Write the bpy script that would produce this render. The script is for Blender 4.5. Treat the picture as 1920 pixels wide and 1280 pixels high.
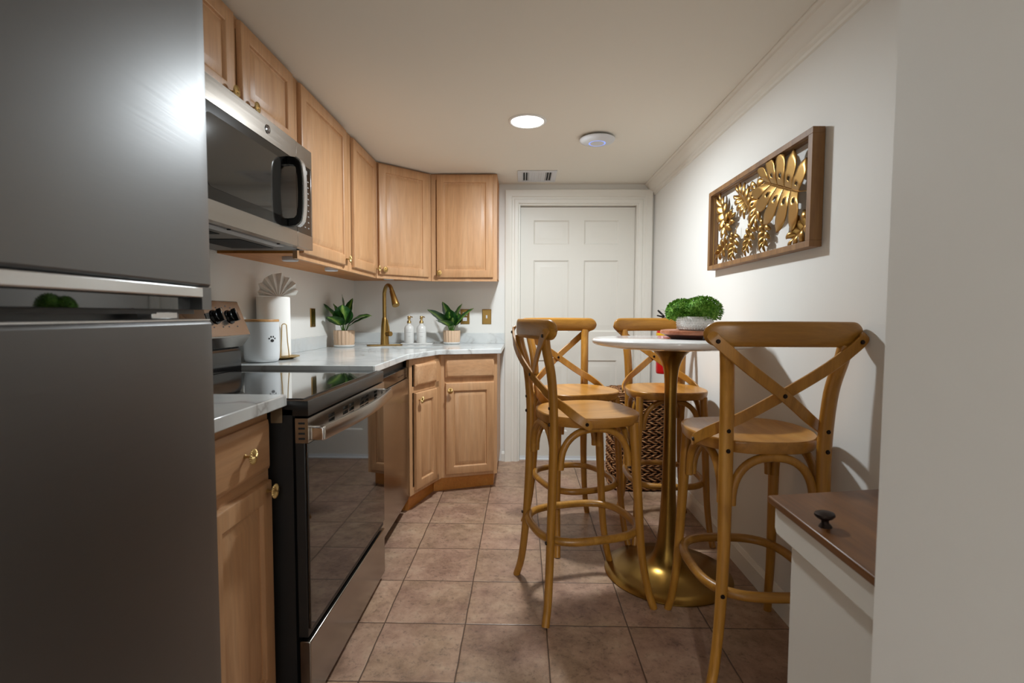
import bpy, bmesh, math, random
from math import sin, cos, pi, sqrt, radians, atan2, hypot
from mathutils import Vector, Matrix, noise

random.seed(7)
for o in list(bpy.data.objects):
    bpy.data.objects.remove(o)
S = bpy.context.scene
COL = S.collection

# ------------------------------------------------------------------ camera
CAM_H, FPX, PITCH, YAW, ROLL = 1.1638, 946.5, 0.0530, 0.0205, 0.0037
cd = bpy.data.cameras.new('camera')
cam = bpy.data.objects.new('camera', cd)
COL.objects.link(cam)
cd.sensor_width = 36.0
cd.lens = FPX / 1920.0 * 36.0
cd.clip_start = 0.02
fw = Vector((-sin(YAW) * cos(PITCH), cos(YAW) * cos(PITCH), -sin(PITCH)))
rt = Vector((cos(YAW), sin(YAW), 0))
up = rt.cross(fw)
r2 = cos(ROLL) * rt + sin(ROLL) * up
u2 = -sin(ROLL) * rt + cos(ROLL) * up
R = Matrix((r2, u2, -fw)).transposed().to_4x4()
cam.matrix_world = Matrix.Translation((0, 0, CAM_H)) @ R
cd.dof.use_dof = True
cd.dof.focus_distance = 2.6
cd.dof.aperture_fstop = 5.0
S.camera = cam

# ------------------------------------------------------------------ world, exposure
W = bpy.data.worlds.new('world')
S.world = W
W.use_nodes = True
W.node_tree.nodes['Background'].inputs[0].default_value = (0.8, 0.85, 1.0, 1)
W.node_tree.nodes['Background'].inputs[1].default_value = 0.05
S.view_settings.view_transform = 'Standard'
S.view_settings.look = 'None'
S.view_settings.gamma = 1
S.view_settings.exposure = 0.0
S.view_settings.use_curve_mapping = False

LAMP_MAIN = (0.021, 2.693)
LAMPS = [(0.021, 2.693, 36.0), (0.15, -2.1, 68.0)]   # x, y, watts: main ceiling lamp, then an unseen fill lamp added behind the camera
CEIL = 2.172


def lamp_light(x, y, watts):
    l = bpy.data.lights.new('ceiling_lamp_light', 'AREA')
    l.shape = 'DISK'
    l.size = 0.15
    l.energy = watts
    l.color = (0.875, 0.955, 1.0)
    o = bpy.data.objects.new('ceiling_lamp_light', l)
    o.location = (x, y, CEIL - 0.012)
    COL.objects.link(o)
    return o


for a in LAMPS:
    lamp_light(*a)


# ------------------------------------------------------------------ materials
def lin(h):
    h = h.lstrip('#')
    v = [int(h[i:i + 2], 16) / 255 for i in (0, 2, 4)]
    return tuple((c / 12.92 if c <= 0.04045 else ((c + 0.055) / 1.055) ** 2.4) for c in v) + (1,)


def mat(name, color, rough=0.5, metal=0.0, spec=0.5, coat=0.0, **kw):
    m = bpy.data.materials.new(name)
    m.use_nodes = True
    nt = m.node_tree
    b = nt.nodes['Principled BSDF']
    c = lin(color) if isinstance(color, str) else tuple(color) + (1,)
    b.inputs['Base Color'].default_value = c
    b.inputs['Roughness'].default_value = rough
    b.inputs['Metallic'].default_value = metal
    b.inputs['Specular IOR Level'].default_value = spec
    b.inputs['Coat Weight'].default_value = coat
    b.inputs['Coat Roughness'].default_value = 0.08
    for k, v in kw.items():
        b.inputs[k].default_value = v
    m.diffuse_color = c
    return m


def nodes(m):
    nt = m.node_tree
    return nt, nt.nodes, nt.links, nt.nodes['Principled BSDF']


def coords(nt, scale=(1, 1, 1), out='Object'):
    tc = nt.nodes.new('ShaderNodeTexCoord')
    mp = nt.nodes.new('ShaderNodeMapping')
    mp.inputs['Scale'].default_value = scale
    nt.links.new(tc.outputs[out], mp.inputs[0])
    return mp.outputs[0]


def tex_noise(nt, vec, scale, detail=4, rough=0.5, dist=0.0):
    n = nt.nodes.new('ShaderNodeTexNoise')
    n.inputs['Scale'].default_value = scale
    n.inputs['Detail'].default_value = detail
    n.inputs['Roughness'].default_value = rough
    n.inputs['Distortion'].default_value = dist
    nt.links.new(vec, n.inputs['Vector'])
    return n.outputs['Fac']


def ramp(nt, fac, stops):
    r = nt.nodes.new('ShaderNodeValToRGB')
    e = r.color_ramp.elements
    while len(e) < len(stops):
        e.new(0.5)
    for i, (p, c) in enumerate(stops):
        e[i].position = p
        e[i].color = lin(c) if isinstance(c, str) else (c, c, c, 1)
    nt.links.new(fac, r.inputs[0])
    return r.outputs[0]


def mixc(nt, fac, a, b, mode='MIX'):
    n = nt.nodes.new('ShaderNodeMix')
    n.data_type = 'RGBA'
    n.blend_type = mode
    for sock, v in ((0, fac), (6, a), (7, b)):
        if hasattr(v, 'links'):
            nt.links.new(v, n.inputs[sock])
        elif isinstance(v, str):
            n.inputs[sock].default_value = lin(v)
        else:
            n.inputs[sock].default_value = v
    return n.outputs[2]


def bump(nt, b, h, strength=0.1, dist=0.002):
    n = nt.nodes.new('ShaderNodeBump')
    n.inputs['Strength'].default_value = strength
    n.inputs['Distance'].default_value = dist
    nt.links.new(h, n.inputs['Height'])
    nt.links.new(n.outputs[0], b.inputs['Normal'])


def wood(name, dark, mid, light, axis='z', rough=0.35, scale=9.0, stretch=14.0, coat=0.0, contrast=(0.3, 0.52, 0.72)):
    m = mat(name, mid, rough, coat=coat)
    nt, N, L, b = nodes(m)
    s = {'x': (1, stretch, stretch), 'y': (stretch, 1, stretch), 'z': (stretch, stretch, 1)}[axis]
    v = coords(nt, s)
    f1 = tex_noise(nt, v, scale / stretch * 2.2, 5, 0.6, 0.6)
    f2 = tex_noise(nt, v, scale * 1.3, 3, 0.6, 0.2)
    c = ramp(nt, f1, [(contrast[0], dark), (contrast[1], mid), (contrast[2], light)])
    g = ramp(nt, f2, [(0.3, 0.86), (0.6, 1.0)])
    c = mixc(nt, 1.0, c, g, 'MULTIPLY')
    L.new(c, b.inputs['Base Color'])
    bump(nt, b, f2, 0.06, 0.001)
    return m


def paint(name, color, rough=0.6, bs=0.05):
    m = mat(name, color, rough, spec=0.3)
    nt, N, L, b = nodes(m)
    v = coords(nt)
    bump(nt, b, tex_noise(nt, v, 220, 3), bs, 0.001)
    return m


M = {}
M['wall'] = paint('wall_paint', '#e6e4df')
M['ceiling'] = paint('ceiling_paint', '#e8e3d8', 0.8)
M['trim'] = paint('trim_paint', '#e6e2d9', 0.35, 0.01)
M['door'] = paint('door_paint', '#e0dcd3', 0.4, 0.01)
M['maple'] = wood('maple', '#b98a60', '#c2946a', '#cba078', 'z', 0.42, 5, 12)
M['maple_h'] = wood('maple_across', '#ba8b62', '#c3956c', '#cca17a', 'x', 0.42, 5, 12)
M['maple_hy'] = wood('maple_along', '#ba8b62', '#c3956c', '#cca17a', 'y', 0.42, 5, 12)
M['maple_in'] = wood('maple_underside', '#b56f28', '#c27c30', '#cb883c', 'y', 0.45, 6, 10)
M['elm'] = wood('honey_elm', '#93621c', '#a97328', '#ba8537', 'z', 0.36, 9, 12)
M['elm_x'] = wood('honey_elm_rail', '#8f601e', '#a67228', '#b98639', 'x', 0.34, 8, 14)
M['elm_seat'] = wood('honey_elm_seat', '#976526', '#ae7833', '#bf8b45', 'y', 0.3, 6, 9)
M['walnut'] = wood('walnut', '#4b2c13', '#6b4320', '#80542a', 'y', 0.35, 8, 12)
M['frame_wood'] = wood('frame_wood', '#6b4a28', '#8a6238', '#9c7345', 'z', 0.5, 10, 10)
M['board'] = wood('acacia_board', '#8a4a30', '#b07050', '#cf9678', 'x', 0.4, 10, 6)
M['board_dark'] = wood('acacia_underside', '#3c1d14', '#552a1c', '#6e3a28', 'x', 0.35, 10, 6)
M['lid'] = wood('bamboo_lid', '#b07d48', '#c4925a', '#cf9f68', 'x', 0.4)
M['steel'] = mat('brushed_steel', '#99928a', 0.21, 1.0)
M['steel_dark'] = mat('dark_stainless', '#6d6d6d', 0.38, 0.95)
M['steel_light'] = mat('satin_aluminium', '#c9c9c9', 0.25, 0.9)
M['chrome'] = mat('chrome', '#d8d8d8', 0.08, 1.0)
M['gloss_black'] = mat('gloss_black', '#0b0a0a', 0.12, 0.0, 0.45)
M['satin_black'] = mat('satin_black', '#141312', 0.3, 0.0, 0.5)
M['glass_black'] = mat('black_glass', '#0d0c0b', 0.03, 0.0, 0.9)
M['cook_glass'] = mat('cooktop_glass', '#0a0a0a', 0.02, 0.0, 0.9, coat=0.5)
M['matte_black'] = mat('matte_black', '#141312', 0.45)
M['grill'] = mat('grill_black', '#080808', 0.8)
M['brass'] = mat('brass', '#c8ab74', 0.40, 1.0)
M['brass_dark'] = mat('aged_brass', '#a08049', 0.34, 1.0)
M['gold'] = mat('gold_leaf', '#a8834a', 0.32, 1.0)
M['pedestal_gold'] = mat('brushed_gold', '#957439', 0.3, 1.0)
M['bronze'] = mat('dark_bronze', '#2c211c', 0.4, 0.8)
M['ceramic'] = mat('white_ceramic', '#e4e3e0', 0.25)
M['white_matte'] = mat('white_canister', '#dfe2e4', 0.38)
M['white_lacquer'] = mat('white_lacquer', '#e8e7e6', 0.12, coat=0.5)
M['cab_white'] = paint('white_cabinet_paint', '#d8d5cd', 0.4, 0.01)
M['plastic'] = mat('white_plastic', '#d6d8dc', 0.35)
M['paper'] = mat('paper', '#f3f1ec', 0.85, spec=0.1)
M['pot_beige'] = mat('beige_pot', '#d2b396', 0.6)
M['soil'] = mat('soil', '#2a1c12', 0.9)
M['stem'] = mat('green_stem', '#4f7a2a', 0.5)
M['red'] = mat('red_enamel', '#c01418', 0.25)
M['yellow'] = mat('yellow_label', '#e0b010', 0.5)
M['rubber'] = mat('black_rubber', '#121212', 0.5)
M['print'] = mat('printed_ink', '#1c1b1d', 0.6)
M['print_grey'] = mat('printed_grey', '#9a9894', 0.6)
M['print_white'] = mat('printed_white', '#b8b4ae', 0.6)
M['sink'] = mat('sink_steel', '#8d8b88', 0.35, 1.0)
M['grout_white'] = mat('door_sweep', '#e0e2e4', 0.4)


def m_emit(name, color, strength):
    m = mat(name, color, 0.4)
    b = m.node_tree.nodes['Principled BSDF']
    b.inputs['Emission Color'].default_value = lin(color)
    b.inputs['Emission Strength'].default_value = strength
    return m


M['lamp'] = m_emit('lamp_diffuser', '#ffffff', 6.0)
M['led'] = m_emit('led_ring', '#7f9cff', 0.9)

# brushed metals: fine stretched bump
for k, ax in (('steel', (3, 3, 400)), ('steel_dark', (3, 3, 400))):
    nt, N, L, b = nodes(M[k])
    v = coords(nt, ax)
    f = tex_noise(nt, v, 1.0, 3)
    bump(nt, b, f, 0.05, 0.0006)
    r = nt.nodes.new('ShaderNodeMapRange')
    r.inputs[3].default_value = b.inputs['Roughness'].default_value - 0.03
    r.inputs[4].default_value = b.inputs['Roughness'].default_value + 0.06
    L.new(f, r.inputs[0])
    L.new(r.outputs[0], b.inputs['Roughness'])


def quartz():
    m = mat('white_quartz', '#cfd2d1', 0.13, spec=0.5)
    nt, N, L, b = nodes(m)
    v = coords(nt)
    d = nt.nodes.new('ShaderNodeTexNoise')
    d.inputs['Scale'].default_value = 2.2
    d.inputs['Detail'].default_value = 5
    L.new(v, d.inputs['Vector'])
    vm = nt.nodes.new('ShaderNodeVectorMath')
    vm.operation = 'MULTIPLY_ADD'
    L.new(d.outputs['Color'], vm.inputs[0])
    vm.inputs[1].default_value = (0.9, 0.9, 0.9)
    L.new(v, vm.inputs[2])
    w = nt.nodes.new('ShaderNodeTexVoronoi')
    w.feature = 'DISTANCE_TO_EDGE'
    w.inputs['Scale'].default_value = 2.1
    L.new(vm.outputs[0], w.inputs['Vector'])
    vein = ramp(nt, w.outputs['Distance'], [(0.0, 0.75), (0.018, 0.25), (0.07, 0.0)])
    patch = ramp(nt, tex_noise(nt, v, 3.0, 3), [(0.4, 0.0), (0.62, 1.0)])
    f = mixc(nt, 1.0, vein, patch, 'MULTIPLY')
    base = ramp(nt, tex_noise(nt, v, 5.0, 4), [(0.3, '#c6cacb'), (0.7, '#dadcda')])
    c = mixc(nt, f, base, '#8f8a86')
    L.new(c, b.inputs['Base Color'])
    return m


M['quartz'] = quartz()


def tile():
    m = mat('floor_tile', '#9a7d6e', 0.42, spec=0.35)
    nt, N, L, b = nodes(m)
    tc = nt.nodes.new('ShaderNodeTexCoord')
    P = tc.outputs['Object']
    # slightly wandering grout lines
    wob = nt.nodes.new('ShaderNodeTexNoise')
    wob.inputs['Scale'].default_value = 9
    L.new(P, wob.inputs['Vector'])
    vm = nt.nodes.new('ShaderNodeVectorMath')
    vm.operation = 'MULTIPLY_ADD'
    L.new(wob.outputs['Color'], vm.inputs[0])
    vm.inputs[1].default_value = (0.005, 0.005, 0)
    L.new(P, vm.inputs[2])
    mp = nt.nodes.new('ShaderNodeMapping')
    mp.vector_type = 'POINT'
    s = 0.305
    mp.inputs['Location'].default_value = ((0.2101 - 0.0025) / s + 10, (-1.8379 - 0.0025) / s + 20, 0)
    mp.inputs['Scale'].default_value = (1 / s, 1 / s, 1)
    L.new(vm.outputs[0], mp.inputs[0])
    sp = nt.nodes.new('ShaderNodeSeparateXYZ')
    L.new(mp.outputs[0], sp.inputs[0])

    def M2(op, a, bb=None):
        n = nt.nodes.new('ShaderNodeMath')
        n.operation = op
        for i, q in enumerate((a, bb)):
            if q is None:
                continue
            if hasattr(q, 'links'):
                L.new(q, n.inputs[i])
            else:
                n.inputs[i].default_value = q
        return n.outputs[0]
    ds = []
    fl = []
    for ax in (0, 1):
        fr = M2('FRACT', sp.outputs[ax])
        ds.append(M2('MINIMUM', fr, M2('SUBTRACT', 1.0, fr)))
        fl.append(M2('FLOOR', sp.outputs[ax]))
    d = M2('MINIMUM', ds[0], ds[1])
    cb = nt.nodes.new('ShaderNodeCombineXYZ')
    L.new(fl[0], cb.inputs[0])
    L.new(fl[1], cb.inputs[1])
    wn = nt.nodes.new('ShaderNodeTexWhiteNoise')
    L.new(cb.outputs[0], wn.inputs['Vector'])
    off = nt.nodes.new('ShaderNodeVectorMath')
    off.operation = 'MULTIPLY_ADD'
    L.new(wn.outputs['Color'], off.inputs[0])
    off.inputs[1].default_value = (7, 7, 7)
    L.new(P, off.inputs[2])
    V = off.outputs[0]
    big = ramp(nt, tex_noise(nt, V, 9, 9, 0.72, 0.2), [(0.32, '#6e5443'), (0.45, '#957862'), (0.55, '#ab8c74'), (0.68, '#bca287')])
    tint = ramp(nt, tex_noise(nt, V, 3.2, 3), [(0.4, '#a88a6e'), (0.6, '#a37b6e')])
    c = mixc(nt, 0.3, big, tint)
    pits = ramp(nt, tex_noise(nt, V, 45, 10, 0.8, 0.3), [(0.36, 0.55), (0.48, 1.0)])
    c = mixc(nt, 1.0, c, pits, 'MULTIPLY')
    tv = ramp(nt, wn.outputs['Value'], [(0.0, 0.9), (1.0, 1.04)])
    c = mixc(nt, 1.0, c, tv, 'MULTIPLY')
    g = ramp(nt, d, [(0.0045, 1.0), (0.0095, 0.0)])
    c = mixc(nt, g, c, '#4b382b')
    L.new(c, b.inputs['Base Color'])
    hh = ramp(nt, d, [(0.003, 0.0), (0.016, 1.0)])
    h = mixc(nt, 0.25, hh, pits, 'MULTIPLY')
    bump(nt, b, h, 0.6, 0.002)
    rr = nt.nodes.new('ShaderNodeMapRange')
    rr.inputs[3].default_value = 0.5
    rr.inputs[4].default_value = 0.34
    L.new(pits, rr.inputs[0])
    L.new(rr.outputs[0], b.inputs['Roughness'])
    return m


M['tile'] = tile()


def leaf_mat():
    m = mat('dieffenbachia_leaf', '#1f4d1c', 0.38)
    nt, N, L, b = nodes(m)
    tc = nt.nodes.new('ShaderNodeTexCoord')
    sp = nt.nodes.new('ShaderNodeSeparateXYZ')
    L.new(tc.outputs['UV'], sp.inputs[0])
    a = nt.nodes.new('ShaderNodeMath')
    a.operation = 'ABSOLUTE'
    L.new(sp.outputs[0], a.inputs[0])
    wv = nt.nodes.new('ShaderNodeTexNoise')
    wv.inputs['Scale'].default_value = 9
    L.new(tc.outputs['UV'], wv.inputs['Vector'])
    ad = nt.nodes.new('ShaderNodeMath')
    ad.operation = 'MULTIPLY_ADD'
    L.new(wv.outputs['Fac'], ad.inputs[0])
    ad.inputs[1].default_value = 0.5
    L.new(a.outputs[0], ad.inputs[2])
    c = ramp(nt, ad.outputs[0], [(0.26, '#9db555'), (0.46, '#5c8a30'), (0.66, '#2a5c1e'), (1.0, '#1a4418')])
    L.new(c, b.inputs['Base Color'])
    return m


M['leaf'] = leaf_mat()
m = mat('moss', '#4b7a1f', 0.7, spec=0.2)
nt, N, L, b = nodes(m)
L.new(ramp(nt, tex_noise(nt, coords(nt), 60, 3), [(0.3, '#38661a'), (0.5, '#62922f'), (0.7, '#95bb55')]), b.inputs['Base Color'])
M['moss'] = m
m = mat('woven_seagrass', '#6b4526', 0.75, spec=0.2)
nt, N, L, b = nodes(m)
L.new(ramp(nt, tex_noise(nt, coords(nt, (30, 30, 90)), 1.0, 4), [(0.32, '#553420'), (0.5, '#8a5f3c'), (0.68, '#b98d62')]), b.inputs['Base Color'])
M['weave'] = m
m = mat('clear_tape', '#8a7358', 0.25)
m.node_tree.nodes['Principled BSDF'].inputs['Alpha'].default_value = 0.45
M['tape'] = m
# microwave window: fine perforated screen behind glass
m = mat('microwave_window', '#1b1a19', 0.06, 0.0, 0.7)
nt, N, L, b = nodes(m)
ck = nt.nodes.new('ShaderNodeTexVoronoi')
ck.inputs['Scale'].default_value = 260
ck.inputs['Randomness'].default_value = 0.0
L.new(coords(nt), ck.inputs['Vector'])
L.new(ramp(nt, ck.outputs['Distance'], [(0.25, '#0f0f0f'), (0.4, '#34322f')]), b.inputs['Base Color'])
M['mw_window'] = m


# ------------------------------------------------------------------ mesh helpers
class MB:
    def __init__(s):
        s.v, s.f, s.uv, s.mi, s.cur = [], [], {}, [], 0

    def add(s, vs, fs, uvs=None):
        b = len(s.v)
        s.v += [tuple(p) for p in vs]
        for f in fs:
            s.f.append(tuple(b + i for i in f))
            s.mi.append(s.cur)
        if uvs:
            for i, q in enumerate(uvs):
                s.uv[b + i] = q
        return s

    def box(s, x0, y0, z0, x1, y1, z1, T=None):
        x0, x1 = min(x0, x1), max(x0, x1)
        y0, y1 = min(y0, y1), max(y0, y1)
        z0, z1 = min(z0, z1), max(z0, z1)
        vs = [(x0, y0, z0), (x1, y0, z0), (x1, y1, z0), (x0, y1, z0), (x0, y0, z1), (x1, y0, z1), (x1, y1, z1), (x0, y1, z1)]
        if T:
            vs = [tuple(T @ Vector(p)) for p in vs]
        return s.add(vs, [(0, 3, 2, 1), (4, 5, 6, 7), (0, 1, 5, 4), (1, 2, 6, 5), (2, 3, 7, 6), (3, 0, 4, 7)])

    def prism(s, poly, z0, z1, T=None):
        a = sum(poly[i][0] * poly[(i + 1) % len(poly)][1] - poly[(i + 1) % len(poly)][0] * poly[i][1] for i in range(len(poly)))
        if a < 0:
            poly = poly[::-1]
        n = len(poly)
        vs = [(p[0], p[1], z0) for p in poly] + [(p[0], p[1], z1) for p in poly]
        if T:
            vs = [tuple(T @ Vector(p)) for p in vs]
        fs = [tuple(range(n - 1, -1, -1)), tuple(range(n, 2 * n))]
        fs += [(i, (i + 1) % n, n + (i + 1) % n, n + i) for i in range(n)]
        return s.add(vs, fs)

    def rings(s, rs, close=True, caps=True, T=None):
        """connect rings (each a list of n points)"""
        n = len(rs[0])
        vs = [p for r in rs for p in r]
        if T:
            vs = [tuple(T @ Vector(p)) for p in vs]
        fs = []
        for k in range(len(rs) - 1):
            for i in range(n if close else n - 1):
                j = (i + 1) % n
                fs.append((k * n + i, k * n + j, (k + 1) * n + j, (k + 1) * n + i))
        if caps:
            fs.append(tuple(range(n - 1, -1, -1)))
            fs.append(tuple((len(rs) - 1) * n + i for i in range(n)))
        return s.add(vs, fs)

    def tube(s, pts, r, seg=12, side=None, ry=None, closed=False, caps=True):
        P = [Vector(p) for p in pts]
        n = len(P)
        rad = r if isinstance(r, (list, tuple)) else [r] * n
        rad2 = (ry if isinstance(ry, (list, tuple)) else [ry] * n) if ry is not None else rad
        rs = []
        prev = None
        for i in range(n):
            if closed:
                t = (P[(i + 1) % n] - P[i - 1]).normalized()
            else:
                t = (P[min(i + 1, n - 1)] - P[max(i - 1, 0)]).normalized()
            if side is not None:
                a = Vector(side) - t * t.dot(Vector(side))
            elif prev is None:
                a = t.orthogonal()
            else:
                a = prev - t * t.dot(prev)
            a.normalize()
            prev = a
            b = t.cross(a)
            rs.append([tuple(P[i] + a * rad[i] * cos(2 * pi * k / seg) + b * rad2[i] * sin(2 * pi * k / seg)) for k in range(seg)])
        if closed:
            nn = seg
            base = [p for q in rs for p in q]
            fs = []
            for k in range(n):
                for i in range(seg):
                    j = (i + 1) % seg
                    k2 = (k + 1) % n
                    fs.append((k * nn + i, k * nn + j, k2 * nn + j, k2 * nn + i))
            return s.add(base, fs)
        return s.rings(rs, True, caps)

    def strip(s, pts, w, t, wdirs):
        """flat bent strip: width direction given per point, thickness normal to it"""
        P = [Vector(p) for p in pts]
        n = len(P)
        rs = []
        for i in range(n):
            tt = (P[min(i + 1, n - 1)] - P[max(i - 1, 0)]).normalized()
            a = Vector(wdirs[i])
            a = (a - tt * tt.dot(a)).normalized()
            b = tt.cross(a)
            ww = w[i] if isinstance(w, list) else w
            q = []
            for (x, y) in ((-1, -.6), (-.9, -1), (.9, -1), (1, -.6), (1, .6), (.9, 1), (-.9, 1), (-1, .6)):
                q.append(tuple(P[i] + a * ww / 2 * x + b * t / 2 * y))
            rs.append(q)
        return s.rings(rs)

    def lathe(s, prof, c=(0, 0, 0), seg=32, T=None, sx=1, sy=1):
        rs = []
        for r, z in prof:
            r = max(r, 1e-5)
            rs.append([(c[0] + sx * r * cos(2 * pi * k / seg), c[1] + sy * r * sin(2 * pi * k / seg), c[2] + z) for k in range(seg)])
        return s.rings(rs, True, True, T)

    def ring(s, prof, c=(0, 0, 0), seg=32, T=None):
        """closed profile swept round: an annulus"""
        n = len(prof)
        vs = [(c[0] + r * cos(2 * pi * k / seg), c[1] + r * sin(2 * pi * k / seg), c[2] + z) for k in range(seg) for r, z in prof]
        if T:
            vs = [tuple(T @ Vector(p)) for p in vs]
        fs = []
        for k in range(seg):
            k2 = (k + 1) % seg
            for i in range(n):
                j = (i + 1) % n
                fs.append((k * n + i, k * n + j, k2 * n + j, k2 * n + i))
        return s.add(vs, fs)

    def sphere(s, c, r, seg=8, rg=6, T=None, sz=1.0):
        return s.lathe([(r * sin(pi * i / rg), -r * sz * cos(pi * i / rg)) for i in range(rg + 1)], c, seg, T)

    def build(s, name, m, parent=None, bevel=0, seg=2, smooth=35, loc=None, mats=None):
        me = bpy.data.meshes.new(name)
        me.from_pydata(s.v, [], s.f)
        for mm in (mats or [m]):
            me.materials.append(mm)
        if mats:
            me.polygons.foreach_set('material_index', s.mi)
        if s.uv:
            ul = me.uv_layers.new(name='UVMap')
            for lp in me.loops:
                ul.data[lp.index].uv = s.uv.get(lp.vertex_index, (0, 0))
        bm = bmesh.new()
        bm.from_mesh(me)
        bmesh.ops.recalc_face_normals(bm, faces=bm.faces)
        bm.to_mesh(me)
        bm.free()
        if smooth:
            me.shade_smooth()
            me.set_sharp_from_angle(angle=radians(smooth))
        o = bpy.data.objects.new(name, me)
        COL.objects.link(o)
        if parent:
            o.parent = parent
        if loc:
            o.location = loc
        if bevel:
            b = o.modifiers.new('bevel', 'BEVEL')
            b.width = bevel
            b.segments = seg
            b.limit_method = 'ANGLE'
            b.angle_limit = radians(40)
            b.harden_normals = False
        return o


def tag(o, label, cat, group=None, kind=None):
    o['label'] = label
    o['category'] = cat
    if group:
        o['group'] = group
    if kind:
        o['kind'] = kind
    return o


def thing(name, label, cat, loc=(0, 0, 0), rz=0, group=None):
    o = bpy.data.objects.new(name, None)
    o.empty_display_size = 0.05
    COL.objects.link(o)
    o.location = loc
    o.rotation_euler = (0, 0, rz)
    return tag(o, label, cat, group)


def structure(o, label=None):
    o['kind'] = 'structure'
    if label:
        o['label'] = label
        o['category'] = o.name.split('_')[0]
    return o


def copy_tree(o, parent=None):
    c = o.copy()
    COL.objects.link(c)
    c.parent = parent
    for ch in list(o.children):
        copy_tree(ch, c)
    return c


def cr(pts, n=6):
    """Catmull-Rom through points"""
    P = [Vector(p) for p in pts]
    P = [2 * P[0] - P[1]] + P + [2 * P[-1] - P[-2]]
    out = []
    for i in range(1, len(P) - 2):
        for k in range(n):
            t = k / n
            a, b, c, d = P[i - 1], P[i], P[i + 1], P[i + 2]
            out.append(0.5 * ((2 * b) + (c - a) * t + (2 * a - 5 * b + 4 * c - d) * t * t + (3 * b - a - 3 * c + d) * t ** 3))
    out.append(P[-2])
    return out


def frame_T(P, Q, z=0.0):
    """local frame: u from P to Q, v up, w outward (u x v)"""
    u = Vector((Q[0] - P[0], Q[1] - P[1], 0)).normalized()
    v = Vector((0, 0, 1))
    w = u.cross(v)
    m = Matrix((u, v, w)).transposed().to_4x4()
    return Matrix.Translation((P[0], P[1], z)) @ m


def rect_panel(mb, u0, u1, v0, v1, levels, T):
    """levels: list of (inset, w); nested rectangles make a profiled panel"""
    rs = []
    for ins, w in levels:
        rs.append([(u0 + ins, v0 + ins, w), (u1 - ins, v0 + ins, w), (u1 - ins, v1 - ins, w), (u0 + ins, v1 - ins, w)])
    mb.rings(rs, True, True, T)


DOOR_LV = [(0, 0), (0, .014), (.002, .018), (.006, .020), (.050, .020), (.053, .018), (.056, .011), (.061, .010), (.064, .0115), (.083, .0185), (.086, .019)]
DRAW_LV = [(0, 0), (0, .011), (.003, .013), (.012, .0195), (.016, .020)]


def knob(parent, T, u, v, w=0.020, rx=0.0185, ry=0.0195):
    """oval fluted brass knob on a short post"""
    mb = MB()
    mb.lathe([(0.006, 0), (0.006, .002), (0.0035, .004), (0.0035, .017), (.006, .019)], (0, 0, 0), 12, T @ Matrix.Translation((u, v, w)))
    n = 160
    rs = []
    for k, (f, h) in enumerate([(0.35, .017), (0.8, .0185), (1.0, .0215), (0.97, .0235), (0.7, .0255), (.3, .0265), (0.02, .0268)]):
        ring = []
        for i in range(n):
            a = 2 * pi * i / n
            fl = 1.0 + (0.03 * cos(20 * a) if f > .6 else 0)
            hh = h + (0.0007 * cos(20 * a) if 0.25 < f < 1.1 and h > .022 else 0)
            ring.append((rx * f * fl * cos(a), ry * f * fl * sin(a), hh))
        rs.append(ring)
    mb.rings(rs, True, True, T @ Matrix.Translation((u, v, w)))
    return mb.build('knob', M['brass'], parent, smooth=50)


def rebase(root):
    """express world-built children in the root's own frame"""
    inv = Matrix.Translation(-root.location)
    for ch in root.children_recursive:
        if ch.type == 'MESH':
            ch.data.transform(inv)


# ------------------------------------------------------------------ setting
XL, XR, YB = -1.33, 1.015, 3.968
YN = -3.2


def slab(name, x0, y0, z0, x1, y1, z1, m, label=None, bevel=0):
    mb = MB().box(x0, y0, z0, x1, y1, z1)
    return structure(mb.build(name, m, bevel=bevel))


slab('floor', XL - .1, YN - .1, -0.08, 1.9, YB + .1, 0, M['tile'])
slab('ceiling', XL - .1, YN - .1, CEIL, 1.9, YB + .1, CEIL + .08, M['ceiling'])
slab('wall_left', XL - .1, YN, 0, XL, YB, CEIL, M['wall'])
slab('wall_right', XR, .66, 0, XR + .1, YB, CEIL, M['wall'])
slab('wall_behind', XL - .1, YN - .1, 0, 1.9, YN, CEIL, M['wall'])
# partition at the camera's right: its long face runs back past the camera
o = MB().prism([(0.526, YN), (0.526, .742), (0.532, .75), (1.0, .75), (1.115, .75), (1.115, YN)], 0, CEIL).build('wall_near_right', M['wall'], bevel=.006, seg=3)
structure(o)
# back wall with door opening
mb = MB()
mb.box(XL - .1, YB, 0, -.032, YB + .1, CEIL)
mb.box(.893, YB, 0, 1.115, YB + .1, CEIL)
mb.box(-.032, YB, 2.022, .893, YB + .1, CEIL)
structure(mb.build('wall_back', M['wall']))

# door casing
mb = MB()


def casing_profile(o, w0, w1):
    # stepped moulding cross-section, as (distance from opening, thickness)
    return [(0, 0), (0, .008), (.006, .014), (.03, .015), (.034, .011), (.05, .012), (.055, .019), (.092, .021), (.1, .024), (.105, .022), (.105, 0)]


prof = casing_profile(0, 0, 0)
x0, x1, zt = -.032, .893, 2.022
rs = []
for d, t in prof:
    rs.append([(x0 - d, YB - t, 0), (x0 - d, YB - t, zt + d), (min(x1 + d, 1.013), YB - t, zt + d), (min(x1 + d, 1.013), YB - t, 0)])
n = 4
vs = [p for r in rs for p in r]
fs = []
for k in range(len(rs)):
    k2 = (k + 1) % len(rs)
    for i in range(3):
        fs.append((k * 4 + i, k * 4 + i + 1, k2 * 4 + i + 1, k2 * 4 + i))
mb.add(vs, fs)
structure(mb.build('trim_1', M['trim'], smooth=30))
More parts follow.
